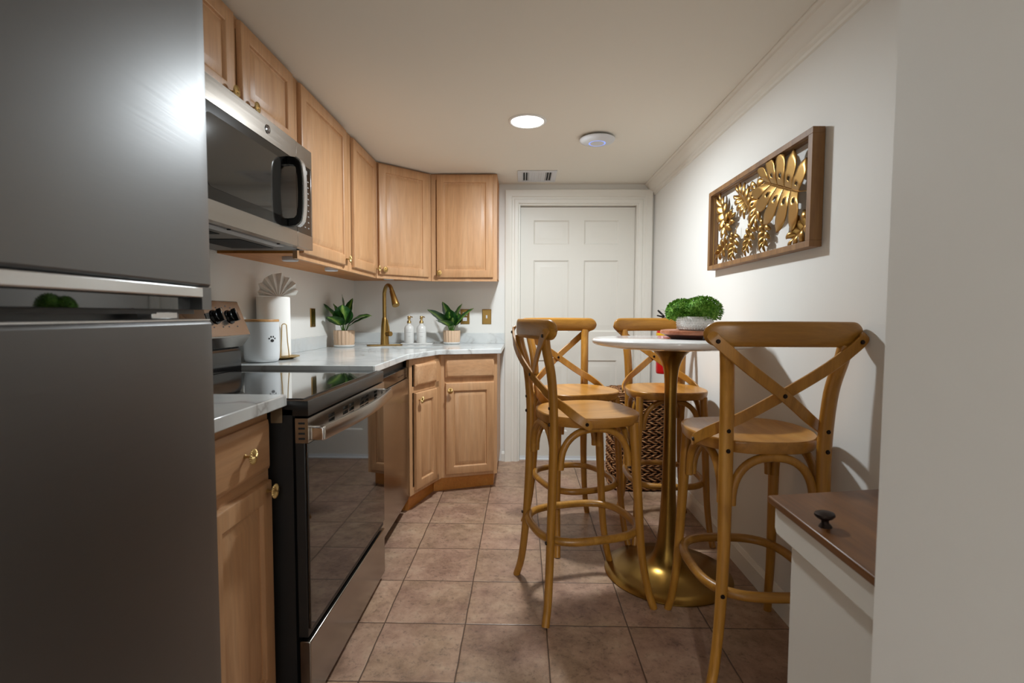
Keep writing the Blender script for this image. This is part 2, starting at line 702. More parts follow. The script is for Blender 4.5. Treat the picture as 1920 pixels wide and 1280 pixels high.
# jamb with stop
mb = MB()
mb.box(x0, YB - .002, 0, x0 + .012, YB + .1, zt)
mb.box(x1 - .012, YB - .002, 0, x1, YB + .1, zt)
mb.box(x0 + .012, YB - .002, zt - .010, x1 - .012, YB + .1, zt)
structure(mb.build('trim_2', M['trim']))

# six-panel door
mb = MB()
Td = Matrix.Translation((0, YB + .052, 0)) @ Matrix(((1, 0, 0, 0), (0, 0, -1, 0), (0, 1, 0, 0), (0, 0, 0, 1)))
cols = [(.085, .365), (.482, .752)]
rows = [(.229, .803), (1.031, 1.593), (1.717, 1.906)]
dx0, dx1, dz0, dz1 = -.018, .879, .022, 2.008
xs = [dx0, .085, .365, .482, .752, dx1]
zs = [dz0, .229, .803, 1.031, 1.593, 1.717, 1.906, dz1]
for i in range(5):
    for j in range(7):
        if i in (1, 3) and j in (1, 3, 5):
            rect_panel(mb, xs[i], xs[i + 1], zs[j], zs[j + 1], [(-.0, -.035), (0, 0.0), (.004, -.004), (.012, -.009), (.02, -.009), (.05, -.003), (.054, -.003)], Td)
        else:
            mb.box(xs[i], zs[j], -.035, xs[i + 1], zs[j + 1], 0, Td)
structure(mb.build('door_1', M['door'], smooth=30))
mb = MB().box(dx0, YB + .045, .004, dx1, YB + .05, .03)
mb.box(dx0, YB + .03, 0, dx1, YB + .09, .008)
structure(mb.build('trim_3', M['grout_white']))

# baseboards
def baseboard(name, pts, h=.085, t=.012):
    """profile extruded along a wall; pts: two plan points with the wall on the left"""
    P, Q = pts
    T = frame_T(P, Q)
    L = hypot(Q[0] - P[0], Q[1] - P[1])
    prof = [(0, 0), (t, 0), (t, h * .78), (t * .75, h * .83), (t * .6, h * .94), (t * .3, h), (0, h)]
    rs = [[(u, v, w) for (w, v) in prof] for u in (0, L)]
    mb = MB().rings(rs, True, True, T)
    return structure(mb.build(name, M['trim'], smooth=30))


baseboard('baseboard_right', ((XR, YB), (XR, .76)), h=.10)
baseboard('baseboard_back', ((-.16, YB), (-.138, YB)), h=.078)

# crown moulding on the right wall
prof = [(0, 0), (-.078, 0), (-.078, -.006), (-.07, -.012), (-.066, -.02), (-.058, -.026), (-.05, -.040), (-.036, -.052), (-.022, -.058), (-.018, -.066), (-.010, -.072), (-.008, -.082), (0, -.086)]
rs = [[(XR + a, y, CEIL + b) for a, b in prof] for y in (.75, YB)]
structure(MB().rings(rs, True, True).build('trim_4', M['trim'], smooth=25))

# ------------------------------------------------------------------ ceiling fixtures
def downlight(x, y, label):
    t = thing('ceiling_light', label, 'ceiling light', (x, y, CEIL))
    MB().ring([(.084, 0), (.1, 0), (.1, -.002), (.094, -.006), (.088, -.006), (.084, -.003)], seg=48).build('trim_ring', M['ceramic'], t)
    MB().lathe([(.083, 0), (.083, -.003), (.04, -.004), (.0, -.004)], seg=48).build('diffuser', M['lamp'], t)
    return t


downlight(LAMP_MAIN[0], LAMP_MAIN[1], 'round flush white recessed ceiling light, lit, in the middle of the ceiling')

downlight(LAMPS[1][0], LAMPS[1][1], 'unseen fill light added in the passage ceiling behind the camera, round and recessed')  # fixture added to go with the unseen rear fill lamp

t = thing('ceiling_access_point', 'white domed wireless disc on the ceiling with a faint blue glowing ring', 'wireless access point', (.42, 2.935, CEIL))
MB().lathe([(.06, 0), (.06, -.008), (.088, -.008), (.099, -.012), (.100, -.016), (.094, -.024), (.07, -.032), (.049, -.0355), (.047, -.034), (.041, -.034), (.039, -.0362), (.0, -.037)], seg=64).build('housing', M['plastic'], t)
MB().ring([(.0405, -.0335), (.0475, -.0335), (.0475, -.0347), (.0405, -.0347)], seg=64).build('light_ring', M['led'], t)

t = thing('ceiling_vent', 'white rectangular air vent in the ceiling before the door', 'air vent', (.10, 3.735, CEIL))
mb = MB()
w, l = .14, .145
mb.box(-w, -l, -.006, w, -l + .035, 0).box(-w, l - .035, -.006, w, l, 0).box(-w, -l + .035, -.006, -w + .035, l - .035, 0).box(w - .035, -l + .035, -.006, w, l - .035, 0)
mb.build('frame', M['plastic'], t, bevel=.002)
MB().box(-w + .03, -l + .03, -.0015, w - .03, l - .03, 0).build('duct', M['grill'], t)
mb = MB()
for k in range(12):
    u = -.1 + k * .2 / 11
    tilt = .004 * (-1 if u < 0 else 1)
    mb.prism([(u - .001 + tilt, -.0075), (u + .001 + tilt, -.0075), (u + .001 + .0018, 0), (u - .001, 0)], -l + .034, l - .034, Matrix(((1, 0, 0, 0), (0, 0, 1, 0), (0, 1, 0, 0), (0, 0, 0, 1))))
mb.box(-.06, -l + .034, -.005, .06, l - .034, -.002)
mb.build('louvre', M['plastic'], t)

# ------------------------------------------------------------------ cabinets
def door_part(parent, T, u0, u1, v0, v1, kn=None, m=None):
    mb = MB()
    rect_panel(mb, u0, u1, v0, v1, DOOR_LV, T)
    d = mb.build('door', m or M['maple'], parent, smooth=30)
    if kn:
        knob(d, T, kn[0], kn[1])
    return d


def drawer_part(parent, T, u0, u1, v0, v1, kn=None, m=None):
    mb = MB()
    rect_panel(mb, u0, u1, v0, v1, DRAW_LV, T)
    d = mb.build('drawer', m or M['maple_h'], parent, smooth=30)
    if kn:
        knob(d, T, kn[0], kn[1])
    return d


def face_frame(mb, T, L, z0, z1, stile=.04, mids=(), cross=(), t=.02):
    """stiles, rails, optional mid stiles (u) and cross rails (v), as one welded frame"""
    mb.box(0, z0, -t, stile, z1, 0, T)
    mb.box(L - stile, z0, -t, L, z1, 0, T)
    us = [0 + stile] + [q for m_ in mids for q in (m_ - stile / 2, m_ + stile / 2)] + [L - stile]
    for m_ in mids:
        mb.box(m_ - stile / 2, z0, -t, m_ + stile / 2, z1, 0, T)
    vs = [(z0, z0 + .04), (z1 - .04, z1)] + [(c - .018, c + .018) for c in cross]
    for a, b in vs:
        for i in range(0, len(us), 2):
            mb.box(us[i], a, -t, us[i + 1], b, 0, T)


def upper_cab(name, label, P, Q, poly, z0, z1, doors, mids=()):
    cx = sum(p[0] for p in poly) / len(poly)
    cy = sum(p[1] for p in poly) / len(poly)
    t = thing(name, label, 'cabinet', (cx, cy, z0), group='maple wall cabinets')
    T = frame_T(P, Q)
    L = hypot(Q[0] - P[0], Q[1] - P[1])
    MB().prism(poly, z0 + .022, z1).build('body', M['maple_in'], t)
    mb = MB()
    face_frame(mb, T, L, z0, z1, .035, mids)
    mb.build('face_frame', M['maple'], t)
    for d in doors:
        door_part(t, T, *d)
    rebase(t)
    return t


UZ0, UZ1 = 1.404, 2.168
FX = -.978
Pm = lambda y: (FX, y)
# over the microwave
upper_cab('wall_cabinet', 'short two-door maple cabinet above the microwave', (FX, 1.30), (FX, 2.185),
          [(XL, 1.30), (FX - .02, 1.30), (FX - .02, 2.185), (XL, 2.185)], 1.85, UZ1,
          [(.01, .405, 1.862, 2.158, (.37, 1.888)), (.446, .835, 1.862, 2.158, (.50, 1.888))], (.425,))
upper_cab('wall_cabinet', 'tall single-door maple wall cabinet just right of the microwave', (FX, 2.187), (FX, 2.845),
          [(XL, 2.187), (FX - .02, 2.187), (FX - .02, 2.845), (XL, 2.845)], UZ0, UZ1,
          [(.024, .585, 1.43, 2.158, (.56, 1.462))])
upper_cab('wall_cabinet', 'narrow maple wall cabinet between the tall one and the angled corner one', (FX, 2.847), (FX, 3.364),
          [(XL, 2.847), (FX - .02, 2.847), (FX - .02, 3.364), (XL, 3.364)], UZ0, UZ1,
          [(.04, .485, 1.43, 2.158, (.462, 1.462))])
A, B = (-.975, 3.368), (-.664, 3.666)
upper_cab('wall_cabinet', 'angled corner maple wall cabinet above the faucet', A, B,
          [(XL, 3.368), (-.99, 3.368), (-.978, 3.385), (-.677, 3.675), (-.665, 3.690), (-.665, YB - .001), (XL, YB - .001)], UZ0, UZ1,
          [(.012, .405, 1.43, 2.158, (.045, 1.462))])
upper_cab('wall_cabinet', 'rightmost maple wall cabinet on the back wall beside the door', (-.662, 3.668), (-.186, 3.668),
          [(-.662, 3.688), (-.186, 3.688), (-.186, YB - .001), (-.662, YB - .001)], UZ0, UZ1,
          [(.042, .448, 1.43, 2.158, (.064, 1.462))])

# puck lights under the wall cabinets
for (x, y), lab in (((-1.075, 2.33), 'white puck light under the cabinet beside the microwave'),
                    ((-1.085, 2.86), 'white puck light under the narrow wall cabinet'),
                    ((-.945, 3.57), 'white puck light under the corner cabinet above the faucet'),
                    ((-.40, 3.74), 'white puck light under the rightmost wall cabinet')):
    o = MB().lathe([(.036, 0), (.036, -.016), (.033, -.019), (.03, -.0195), (.029, -.018), (0, -.018)], seg=32).build('puck_light', M['plastic'], loc=(x, y, UZ0 + .022))
    tag(o, lab, 'puck light', 'puck lights under the wall cabinets')

# base cabinets -------------------------------------------------
CT = .94          # counter top height
CB = .908         # counter underside
# small cabinet beside the fridge
t = thing('base_cabinet', 'maple base cabinet between the fridge and the range, two brass knobs', 'cabinet', (-1.0, 1.17, 0))
T = frame_T((-.710, .965), (-.710, 1.378))
MB().box(XL, .965, .1, -.73, 1.378, CB - .001).box(XL, .965, 0, -.79, 1.378, .1).build('body', M['maple'], t)
mb = MB()
face_frame(mb, T, .413, .1, CB - .001, .03, cross=(.722,))
mb.build('face_frame', M['maple_hy'], t)
drawer_part(t, T, .11, .397, .738, .874, (.262, .808), M['maple_hy'])
door_part(t, T, .11, .397, .118, .706, (.368, .684))
rebase(t)

BP, BQ, BR = (-.652, 2.885), (-.522, 3.226), (-.166, 3.338)
t = thing('base_cabinet', 'narrow angled maple base cabinet beside the dishwasher, below the sink', 'cabinet', (-.95, 3.4, 0), group='maple base cabinets in the corner')
T = frame_T(BP, BQ)
L1 = hypot(BQ[0] - BP[0], BQ[1] - BP[1])
inn = lambda p, d: (p[0] - d, p[1] + d * .55)
MB().prism([(XL, 2.9), (-.675, 2.9), (-.546, 3.236), (-.56, YB - .001), (XL, YB - .001)], .1, .72).build('body', M['maple'], t)
mb = MB()
face_frame(mb, T, L1, .1, CB - .001, .03, cross=(.722,))
mb.box(L1 - .075, .1, -.02, L1 - .03, CB - .001, 0, T)
mb.build('face_frame', M['maple'], t)
drawer_part(t, T, .045, .285, .742, .87)
door_part(t, T, .045, .285, .125, .702, (.075, .66))
MB().prism([(XL, 2.93), (-.672, 2.93), (-.583, 3.257), (-.6, YB - .001), (XL, YB - .001)], 0, .1).build('toe_kick', M['maple_in'], t)
rebase(t)

t = thing('base_cabinet', 'maple base cabinet with one drawer and door, right end below the light switch', 'cabinet', (-.36, 3.6, 0), group='maple base cabinets in the corner')
T = frame_T(BQ, BR)
L2 = hypot(BR[0] - BQ[0], BR[1] - BQ[1])
MB().prism([(-.535, 3.244), (-.172, 3.358), (-.172, YB - .001), (-.558, YB - .001), (-.545, 3.245)], .1, CB - .001).build('body', M['maple'], t)
mb = MB()
face_frame(mb, T, L2, .1, CB - .001, .03, cross=(.738,))
mb.build('face_frame', M['maple'], t)
drawer_part(t, T, .026, .350, .756, .882)
door_part(t, T, .026, .350, .122, .722, (.052, .675))
MB().prism([(-.58, 3.26), (-.194, 3.405), (-.194, YB - .001), (-.597, YB - .001)], 0, .1).build('toe_kick', M['maple_in'], t)
rebase(t)

# worktops ------------------------------------------------------
SINK = [(-.655, 3.26), (-.555, 3.50), (-.98, 3.475), (-1.06, 3.30)]


def slab_with_hole(outer, hole, z0, z1):
    bm = bmesh.new()
    rings = []
    for loop in (outer, hole):
        vs = [bm.verts.new((p[0], p[1], z1)) for p in loop]
        rings.append([bm.edges.new((vs[i], vs[(i + 1) % len(vs)])) for i in range(len(vs))])
    bmesh.ops.triangle_fill(bm, use_beauty=True, use_dissolve=False, edges=[e for r in rings for e in r])
    r = bmesh.ops.extrude_face_region(bm, geom=list(bm.faces))
    for v in r['geom']:
        if isinstance(v, bmesh.types.BMVert):
            v.co.z = z0
    bmesh.ops.recalc_face_normals(bm, faces=bm.faces)
    me = bpy.data.meshes.new('worktop')
    bm.to_mesh(me)
    bm.free()
    return me


t = thing('worktop', 'white veined quartz worktop running around the corner under the sink', 'countertop', (-.95, 3.3, CB), group='white quartz worktops')
outer = [(XL + .001, 2.172), (-.648, 2.172), (-.642, 2.178), (-.645, 2.811), (-.523, 3.182), (-.138, 3.307), (-.138, YB - .001), (XL + .001, YB - .001)]
me = slab_with_hole(outer, SINK, CB, CT)
me.materials.append(M['quartz'])
o = bpy.data.objects.new('counter_slab', me)
COL.objects.link(o)
o.parent = t
bv = o.modifiers.new('bevel', 'BEVEL')
bv.width = .004
bv.segments = 3
bv.limit_method = 'ANGLE'
bv.angle_limit = radians(50)
MB().box(XL + .001, 2.24, CT, XL + .021, 3.345, 1.02).build('backsplash', M['quartz'], t, bevel=.0015)
MB().box(XL + .001, YB - .021, CT, -.145, YB - .001, 1.02).build('backsplash', M['quartz'], t, bevel=.0015)
rebase(t)
t = tag(MB().box(XL + .001, .965, CB, -.655, 1.383, CT).build('worktop', M['quartz'], bevel=.003, seg=3),
        'short white quartz worktop between the fridge and the range', 'countertop', 'white quartz worktops')

# sink
t = thing('sink', 'undermount steel corner sink set into the quartz worktop', 'sink', (-.81, 3.39, .75))
cx, cy = -.81, 3.39
rs = []
for f, z in ((1.0, CB - .001), (.985, CB - .02), (.96, .78), (.9, .755), (.3, .75), (.02, .75)):
    rs.append([(cx + (p[0] - cx) * f, cy + (p[1] - cy) * f, z) for p in SINK])
mb = MB()
n = 4
vs = [p for r in rs for p in r]
mb.add(vs, [(k * 4 + i, k * 4 + (i + 1) % 4, (k + 1) * 4 + (i + 1) % 4, (k + 1) * 4 + i) for k in range(5) for i in range(4)])
mb.build('basin', M['sink'], t, smooth=50)
MB().lathe([(.03, 0), (.04, .001), (.03, .003), (0, .001)], (cx, cy, .751), 24).build('drain', M['chrome'], t)
rebase(t)

# faucet
FXY = (-.985, 3.59)
t = thing('faucet', 'brushed gold gooseneck kitchen faucet at the corner sink', 'faucet', (FXY[0], FXY[1], CT))
d = Vector((.60, -.80, 0)).normalized()
T = Matrix.Rotation(radians(20), 4, 'Z')
pl = [(.125 * cos(a) if abs(cos(a)) > 0 else 0, .030 * sin(a)) for a in [2 * pi * i / 40 for i in range(40)]]
pl = [((.095 + .03 * abs(cos(a))) * (1 if cos(a) >= 0 else -1) if abs(cos(a)) > .05 else 0, .03 * sin(a)) for a in [2 * pi * (i + .5) / 32 for i in range(32)]]
MB().prism([(p[0], p[1]) for p in pl], 0, .008, T).build('base_plate', M['brass_dark'], t, bevel=.002)
MB().lathe([(.031, .008), (.03, .02), (.027, .08), (.0245, .14), (.0175, .19), (.0145, .20)], seg=28).build('body', M['brass_dark'], t)
pts = [(0, 0, .19), (0, 0, .26), (0, 0, .335)]
R_ = .072
for k in range(1, 12):
    a = pi * k / 12 * .95
    pts.append(tuple(d * (R_ - R_ * cos(a)) + Vector((0, 0, .355 + R_ * sin(a)))))
MB().tube(pts, .0135, 16).build('spout', M['brass_dark'], t)
e = Vector(pts[-1])
q = e + (Vector(pts[-1]) - Vector(pts[-2])).normalized() * .115 + d * .012
MB().tube([e - Vector((0, 0, -.006)), e, e + (q - e) * .35, e + (q - e) * .97, q], [.0135, .0165, .0185, .0255, .024], 20).build('spray_head', M['brass_dark'], t)
hx = Vector((.85, -.52, 0)).normalized()
MB().tube([hx * .015 + Vector((0, 0, .085)), hx * .062 + Vector((0, 0, .085))], .017, 18).build('valve', M['brass_dark'], t)
MB().tube([hx * .045 + Vector((0, 0, .09)), hx * .04 + Vector((0, 0, .13)), hx * .026 + Vector((0, 0, .185))], [.0065, .0055, .0045], 10).build('lever', M['brass_dark'], t)

# dishwasher
t = thing('dishwasher', 'stainless steel dishwasher between the range and the corner cabinets', 'dishwasher', (-.95, 2.52, 0))
X = -.655
MB().box(XL + .02, 2.19, .06, X - .03, 2.875, CB - .002).build('tub', M['matte_black'], t)
mb = MB()
rs = []
for z, b in ((.085, .0), (.10, .006), (.3, .006), (.6, .006), (.79, .006), (.80, .0)):
    rs.append([(X - .03, 2.185, z), (X + b - .006, 2.185, z), (X + b - .006, 2.875, z), (X - .03, 2.875, z)])
mb.rings(rs)
mb.build('door', M['steel'], t, bevel=.002)
cp = MB().box(X - .03, 2.185, .803, X - .004, 2.875, .862).build('control_panel', M['gloss_black'], t, bevel=.003)
mb = MB()
for k in range(6):
    mb.box(X - .0045, 2.66 + k * .03, .825, X - .0035, 2.675 + k * .03, .832)
mb.build('button_marks', M['bronze'], cp)
MB().box(X - .10, 2.2, .01, X - .085, 2.87, .1).build('kick_plate', M['matte_black'], t)
rebase(t)

# ------------------------------------------------------------------ range
t = thing('electric_range', 'black and stainless electric range with glass cooktop and oven door', 'range', (-.95, 1.775, 0))
Y0, Y1, RX = 1.392, 2.160, -.60
body = MB().box(XL + .02, Y0, .03, RX - .045, Y1, .895)
for x in (XL + .08, RX - .09):
    for y in (Y0 + .05, Y1 - .05):
        body.box(x - .02, y - .02, 0, x + .02, y + .02, .03)
body.build('body', M['matte_black'], t)
# cooktop: frame and glass
mb = MB()
prof = [(0, .895), (0, .898), (.006, .917), (.016, .921)]
rs = []
for ins, z in [(.001, .877), (0, .879), (0, .917), (.0015, .9195), (.005, .921), (.02, .921)]:
    rs.append([(-1.24, Y0 + ins, z), (RX - ins, Y0 + ins, z), (RX - ins, Y1 - ins, z), (-1.24, Y1 - ins, z)])
mb.rings(rs)
ct = mb.build('cooktop', M['satin_black'], t)
MB().box(-1.215, Y0 + .022, .9212, RX - .022, Y1 - .022, .9235).build('cooktop_glass', M['cook_glass'], ct, bevel=.001)
# oven door
dr = MB().box(RX - .036, Y0 - .006, .238, RX - .008, Y1 + .004, .872).build('door', M['matte_black'], t, bevel=.002)
MB().box(RX - .008, Y0 - .002, .262, RX - .001, Y1, .800).build('door_glass', M['glass_black'], dr, bevel=.0015)
mb = MB()
# slotted steel vent strip: rows of bars around the slots
X0, X1 = RX - .034, RX + .002
zb, zt = .802, .872
segs = []
slots = []
for c, w in ((1.56, .05), (1.685, .05), (1.745, .05), (1.86, .05), (1.915, .05), (2.035, .045)):
    slots.append((c - w / 2, c + w / 2))
ycur = Y0 - .008
for a, b in slots:
    mb.box(X0, ycur, zb, X1, a, zt)
    mb.box(X0, a, zb, X1, b, .812)
    mb.box(X0, a, .8235, X1, b, .827)
    mb.box(X0, a, .8385, X1, b, .842)
    mb.box(X0, a, .8535, X1, b, zt)
    ycur = b
mb.box(X0, ycur, zb, X1, Y1 + .004, zt)
mb.build('vent_strip', M['steel'], dr)
mb = MB()
for k in range(4):
    mb.box(X0 + .009, Y0 - .0086, .812 + k * .0145, X1 - .009, Y0 - .0079, .8175 + k * .0145)
mb.box(X0 + .002, Y0 + .06, .81, X0 + .004, Y1 - .05, .865)
mb.build('vent_slots', M['grill'], dr)
# handle: bowed flat bar on two end brackets
pts, wd = [], []
for k in range(21):
    f = k / 20
    y = Y0 + .018 + f * (Y1 - Y0 - .03)
    pts.append((RX + .034 + .024 * sin(pi * f), y, .826))
    wd.append((0, 0, 1))
hb = MB()
rs = []
for p in pts:
    x, y, z = p
    rs.append([(x - .008, y, z - .02), (x + .003, y, z - .021), (x + .008, y, z - .012), (x + .008, y, z + .012), (x + .003, y, z + .021), (x - .008, y, z + .02)])
hb.rings(rs)
h_ = hb.build('handle', M['steel'], dr, smooth=30)
for y in (Y0 + .006, Y1 - .034):
    MB().box(RX + .001, y, .807, RX + .040, y + .022, .845).build('bracket', M['chrome'], dr, bevel=.003)
# storage drawer
mb = MB()
mb.box(RX - .034, Y0 - .006, .03, RX - .002, Y1 + .004, .226)
mb.build('storage_drawer', M['steel'], t, bevel=.003)
# back guard with knobs
mb = MB()
prof = [(-1.31, .9235), (-1.222, .9235), (-1.218, .93), (-1.222, 1.008)]
mb.prism([(XL + .02, .921), (-1.217, .921), (-1.217, 1.004), (-1.225, 1.0215), (XL + .02, 1.0215)], Y0 + .002, Y1 - .002, Matrix(((1, 0, 0, 0), (0, 0, 1, 0), (0, 1, 0, 0), (0, 0, 0, 1))))
bg = mb.build('back_guard', M['gloss_black'], t, bevel=.004)
mb = MB()
mb.prism([(XL + .02, 1.014), (-1.212, 1.022), (-1.174, 1.072), (-1.231, 1.216), (XL + .02, 1.216)], Y0, Y1, Matrix(((1, 0, 0, 0), (0, 0, 1, 0), (0, 1, 0, 0), (0, 0, 0, 1))))
cpn = mb.build('control_panel', M['steel'], t, bevel=.004)
nrm = Vector((.144, 0, .057)).normalized()
alongz = Vector((-.057, 0, .144)).normalized()
for yk in (1.505, 1.60, 1.955, 2.055):
    c = Vector((-1.205, yk, 1.150))
    Tk = Matrix.Translation(c) @ Matrix((Vector((0, 1, 0)), alongz, nrm)).transposed().to_4x4()
    mb = MB().lathe([(.030, 0), (.030, .004), (.024, .006), (.0235, .020), (.022, .022), (0, .022)], seg=32, T=Tk)
    mb.box(-.008, -.026, .018, .008, .026, .036, Tk)
    kb = mb.build('knob', M['gloss_black'], cpn, bevel=.002)
    MB().box(-.0015, .008, .036, .0015, .024, .0368, Tk).build('pointer', M['chrome'], cpn)
mb = MB()
for yk in (1.505, 1.60, 1.955, 2.055):
    for (du, dv) in ((-.03, .04), (0, .048), (.03, .04), (-.03, -.042), (.03, -.042)):
        c = Vector((-1.205, yk + du, 1.150)) + alongz * dv
        Tk = Matrix.Translation(c) @ Matrix((Vector((0, 1, 0)), alongz, nrm)).transposed().to_4x4()
        mb.box(-.004, -.0025, 0, .004, .0025, .0006, Tk)
mb.build('dial_marks', M['print'], cpn)
Tk = Matrix.Translation(Vector((-1.205, 1.78, 1.150))) @ Matrix((Vector((0, 1, 0)), alongz, nrm)).transposed().to_4x4()
MB().box(-.12, -.035, 0, .12, .035, .002, Tk).build('display', M['glass_black'], cpn)
rebase(t)
t['label'] = 'black and stainless electric range with glass cooktop and oven door'

# transparent tape hanging between worktop and range
o = MB().box(-.700, 1.379, .860, -.668, 1.3805, .906).build('tape_strip', M['tape'])
tag(o, 'small piece of clear tape hanging below the short worktop beside the range', 'tape')

# ------------------------------------------------------------------ microwave
t = thing('microwave', 'stainless over-the-range microwave with black window below the short cabinet', 'microwave', (-1.1, 1.785, 1.434))
MX = -.90
MY0, MY1, MZ0, MZ1, MS = 1.405, 2.165, 1.434, 1.847, 2.02
MB().box(XL + .005, MY0, MZ0 + .012, MX - .035, MY1, MZ1 - .002).build('case', M['matte_black'], t)
dr = MB()
# door as a frame around the window
dr.box(MX - .034, MY0, 1.772, MX, MS - .001, MZ1)
dr.box(MX - .034, MY0, MZ0, MX, MS - .001, 1.493)
dr.box(MX - .034, MY0, 1.493, MX - .003, MY0 + .0004, 1.772)
d_ = dr.build('door', M['steel'], t, bevel=.0012)
MB().box(MX - .034, MY0, 1.4935, MX - .0015, MS - .001, 1.7715).build('window_surround', M['gloss_black'], d_)
wpoly = []
for (cx_, cz_, a0) in ((MY0 + .04 + .02, 1.53 + .02, pi), (MS - .13 - .02, 1.53 + .02, 1.5 * pi), (MS - .13 - .02, 1.742 - .02, 0), (MY0 + .04 + .02, 1.742 - .02, .5 * pi)):
    for k in range(6):
        a = a0 + k * pi / 10
        wpoly.append((cx_ + .02 * cos(a), cz_ + .02 * sin(a)))
Tx = Matrix(((0, 0, 1, 0), (1, 0, 0, 0), (0, 1, 0, 0), (0, 0, 0, 1)))
MB().prism(wpoly, MX - .0015, MX - .0007, Tx).build('window', M['mw_window'], d_)
# control column
cc = MB()
cc.box(MX - .034, MS + .001, 1.772, MX, MY1, MZ1)
cc.box(MX - .034, MS + .001, MZ0, MX, MY1, 1.493)
cc.box(MX - .034, MY1 - .012, 1.493, MX, MY1, 1.772)
c_ = cc.build('control_column', M['steel'], t, bevel=.0012)
MB().box(MX - .034, MS + .001, 1.4935, MX - .001, MY1 - .0125, 1.7715).build('key_panel', M['gloss_black'], c_)
mb = MB()
for i in range(9):
    for j in range(3):
        y = MS + .035 + j * .033
        z = 1.52 + i * .024
        mb.box(MX - .0012, y, z, MX - .0004, y + .012, z + .004)
mb.box(MX - .0012, MS + .04, 1.742, MX - .0004, MS + .1, 1.757)
mb.build('key_legends', M['print_grey'], c_)
# handle: black D loop faced with a steel bar
yh = 1.955
hs = [(MX - .001, 1.765), (MX + .028, 1.762), (MX + .046, 1.745), (MX + .054, 1.70), (MX + .056, 1.632), (MX + .054, 1.565), (MX + .046, 1.52), (MX + .028, 1.503), (MX - .001, 1.50)]
rs = []
inner = [(MX - .001, 1.735), (MX + .022, 1.733), (MX + .032, 1.722), (MX + .037, 1.69), (MX + .039, 1.632), (MX + .037, 1.575), (MX + .032, 1.543), (MX + .022, 1.532), (MX - .001, 1.53)]
for (a, b) in zip(hs, inner):
    rs.append([(a[0], yh - .016, a[1]), (a[0], yh + .016, a[1]), (b[0], yh + .016, b[1]), (b[0], yh - .016, b[1])])
hd = MB().rings(rs).build('handle', M['gloss_black'], d_, bevel=.002)
hc = cr([(p[0] + .004, yh, p[1]) for p in hs[1:-1]], 4)
MB().strip(hc, .030, .007, [(0, 1, 0)] * len(hc)).build('handle_face', M['steel_light'], d_)
# badge: round emblem with a curled monogram
by, bz = 1.795, 1.812
Tb = Matrix.Translation((MX, by, bz)) @ Matrix(((0, 0, 1, 0), (1, 0, 0, 0), (0, 1, 0, 0), (0, 0, 0, 1)))
mb = MB().lathe([(.0155, 0), (.0155, .0018), (.0145, .0024), (.0135, .0018), (0, .0018)], seg=36, T=Tb)
bd = mb.build('badge', M['bronze'], d_)
mb = MB()
ring = [(Tb @ Vector((.0148 * cos(a), .0148 * sin(a), .0022))) for a in [2 * pi * i / 40 for i in range(40)]]
mb.tube(ring, .0009, 6, closed=True)
g = [(.001, .0045), (-.003, .0065), (-.0075, .004), (-.008, -.002), (-.0045, -.006), (-.0005, -.004), (-.0008, 0), (-.004, -.0005)]
mb.tube([Tb @ p for p in cr([(x, y, .0024) for x, y in g], 4)], .0007, 6)
g = [(.0075, .0045), (.0045, .0068), (.002, .004), (.005, .0008), (.002, -.002), (.003, -.0062), (.0068, -.006), (.0085, -.003)]
mb.tube([Tb @ p for p in cr([(x, y, .0024) for x, y in g], 4)], .0007, 6)
mb.build('monogram', M['chrome'], d_)
# underside
un = MB().box(XL + .01, MY0 + .002, MZ0 + .001, MX - .036, MY1 - .002, MZ0 + .012).build('underside', M['steel_dark'], t)
for y in (1.83, 1.46):
    MB().box(-1.20, y, MZ0 - .001, -1.03, y + .25, MZ0 + .001).build('grease_filter', M['grill'], un)
MB().box(-.99, 1.50, MZ0 - .002, -.955, 2.02, MZ0 + .001).build('light_lens', M['plastic'], un)
for y in (1.62, 1.95, 2.12):
    MB().lathe([(.006, .001), (.006, -.002), (0, -.002)], (-.945, y, MZ0), 12).build('screw', M['grill'], un)
rebase(t)

# ------------------------------------------------------------------ refrigerator
t = thing('refrigerator', 'large dark stainless refrigerator with two doors at the left edge', 'refrigerator', (-.95, .52, 0))
FXR = -.58
FY0, FY1 = .085, .935
BUL = .030


def fx(y, base=FXR):
    f = (y - (FY0 + FY1) / 2) / ((FY1 - FY0) / 2)
    return base + BUL * (1 - f * f)


def curved_door(z0, z1, name, parent, m, recess=None):
    """door slab with a bowed front; edges rounded"""
    n = 48
    ys = [FY0 + (FY1 - FY0) * i / n for i in range(n + 1)]
    rs = []
    r = .006
    for z, ins in ((z0, r), (z0 + .002, .0025), (z0 + r, 0), (z1 - r, 0), (z1 - .002, .0025), (z1, r)):
        ring = [(FXR - .055, FY0, z)]
        for i, y in enumerate(ys):
            e = 0
            dy = min(y - FY0, FY1 - y)
            yy = y
            if i == 0:
                ring.append((fx(y) - .01 - ins, y + .0, z))
                continue
            if i == n:
                ring.append((fx(FY1 - .004) - .0015 - ins, FY1 - .003, z))
                ring.append((fx(y) - .01 - ins, y, z))
                continue
            ring.append((fx(yy) - ins, yy, z))
        ring.append((FXR - .055, FY1, z))
        rs.append(ring)
    return MB().rings(rs).build(name, m, parent, smooth=30)


MB().box(-1.30, FY0 + .005, .02, FXR - .06, FY1 - .005, 1.74).build('case', M['steel_dark'], t, bevel=.003)
ud = curved_door(1.2115, 1.745, 'upper_door', t, M['steel_dark'])
ld = curved_door(.06, 1.151, 'lower_door', t, M['steel_dark'])
# bottom of the upper door: recessed grip below a bright lip
def bow_box(z0, z1, off0, off1, ya, yb, n=30, z1b=None):
    rs = []
    for i in range(n + 1):
        y = ya + (yb - ya) * i / n
        rs.append([(fx(y) + off1, y, z0), (fx(y) + off0, y, z0), (fx(y) + off0, y, z1), (fx(y) + off1, y, z1)])
    return MB().rings(rs)


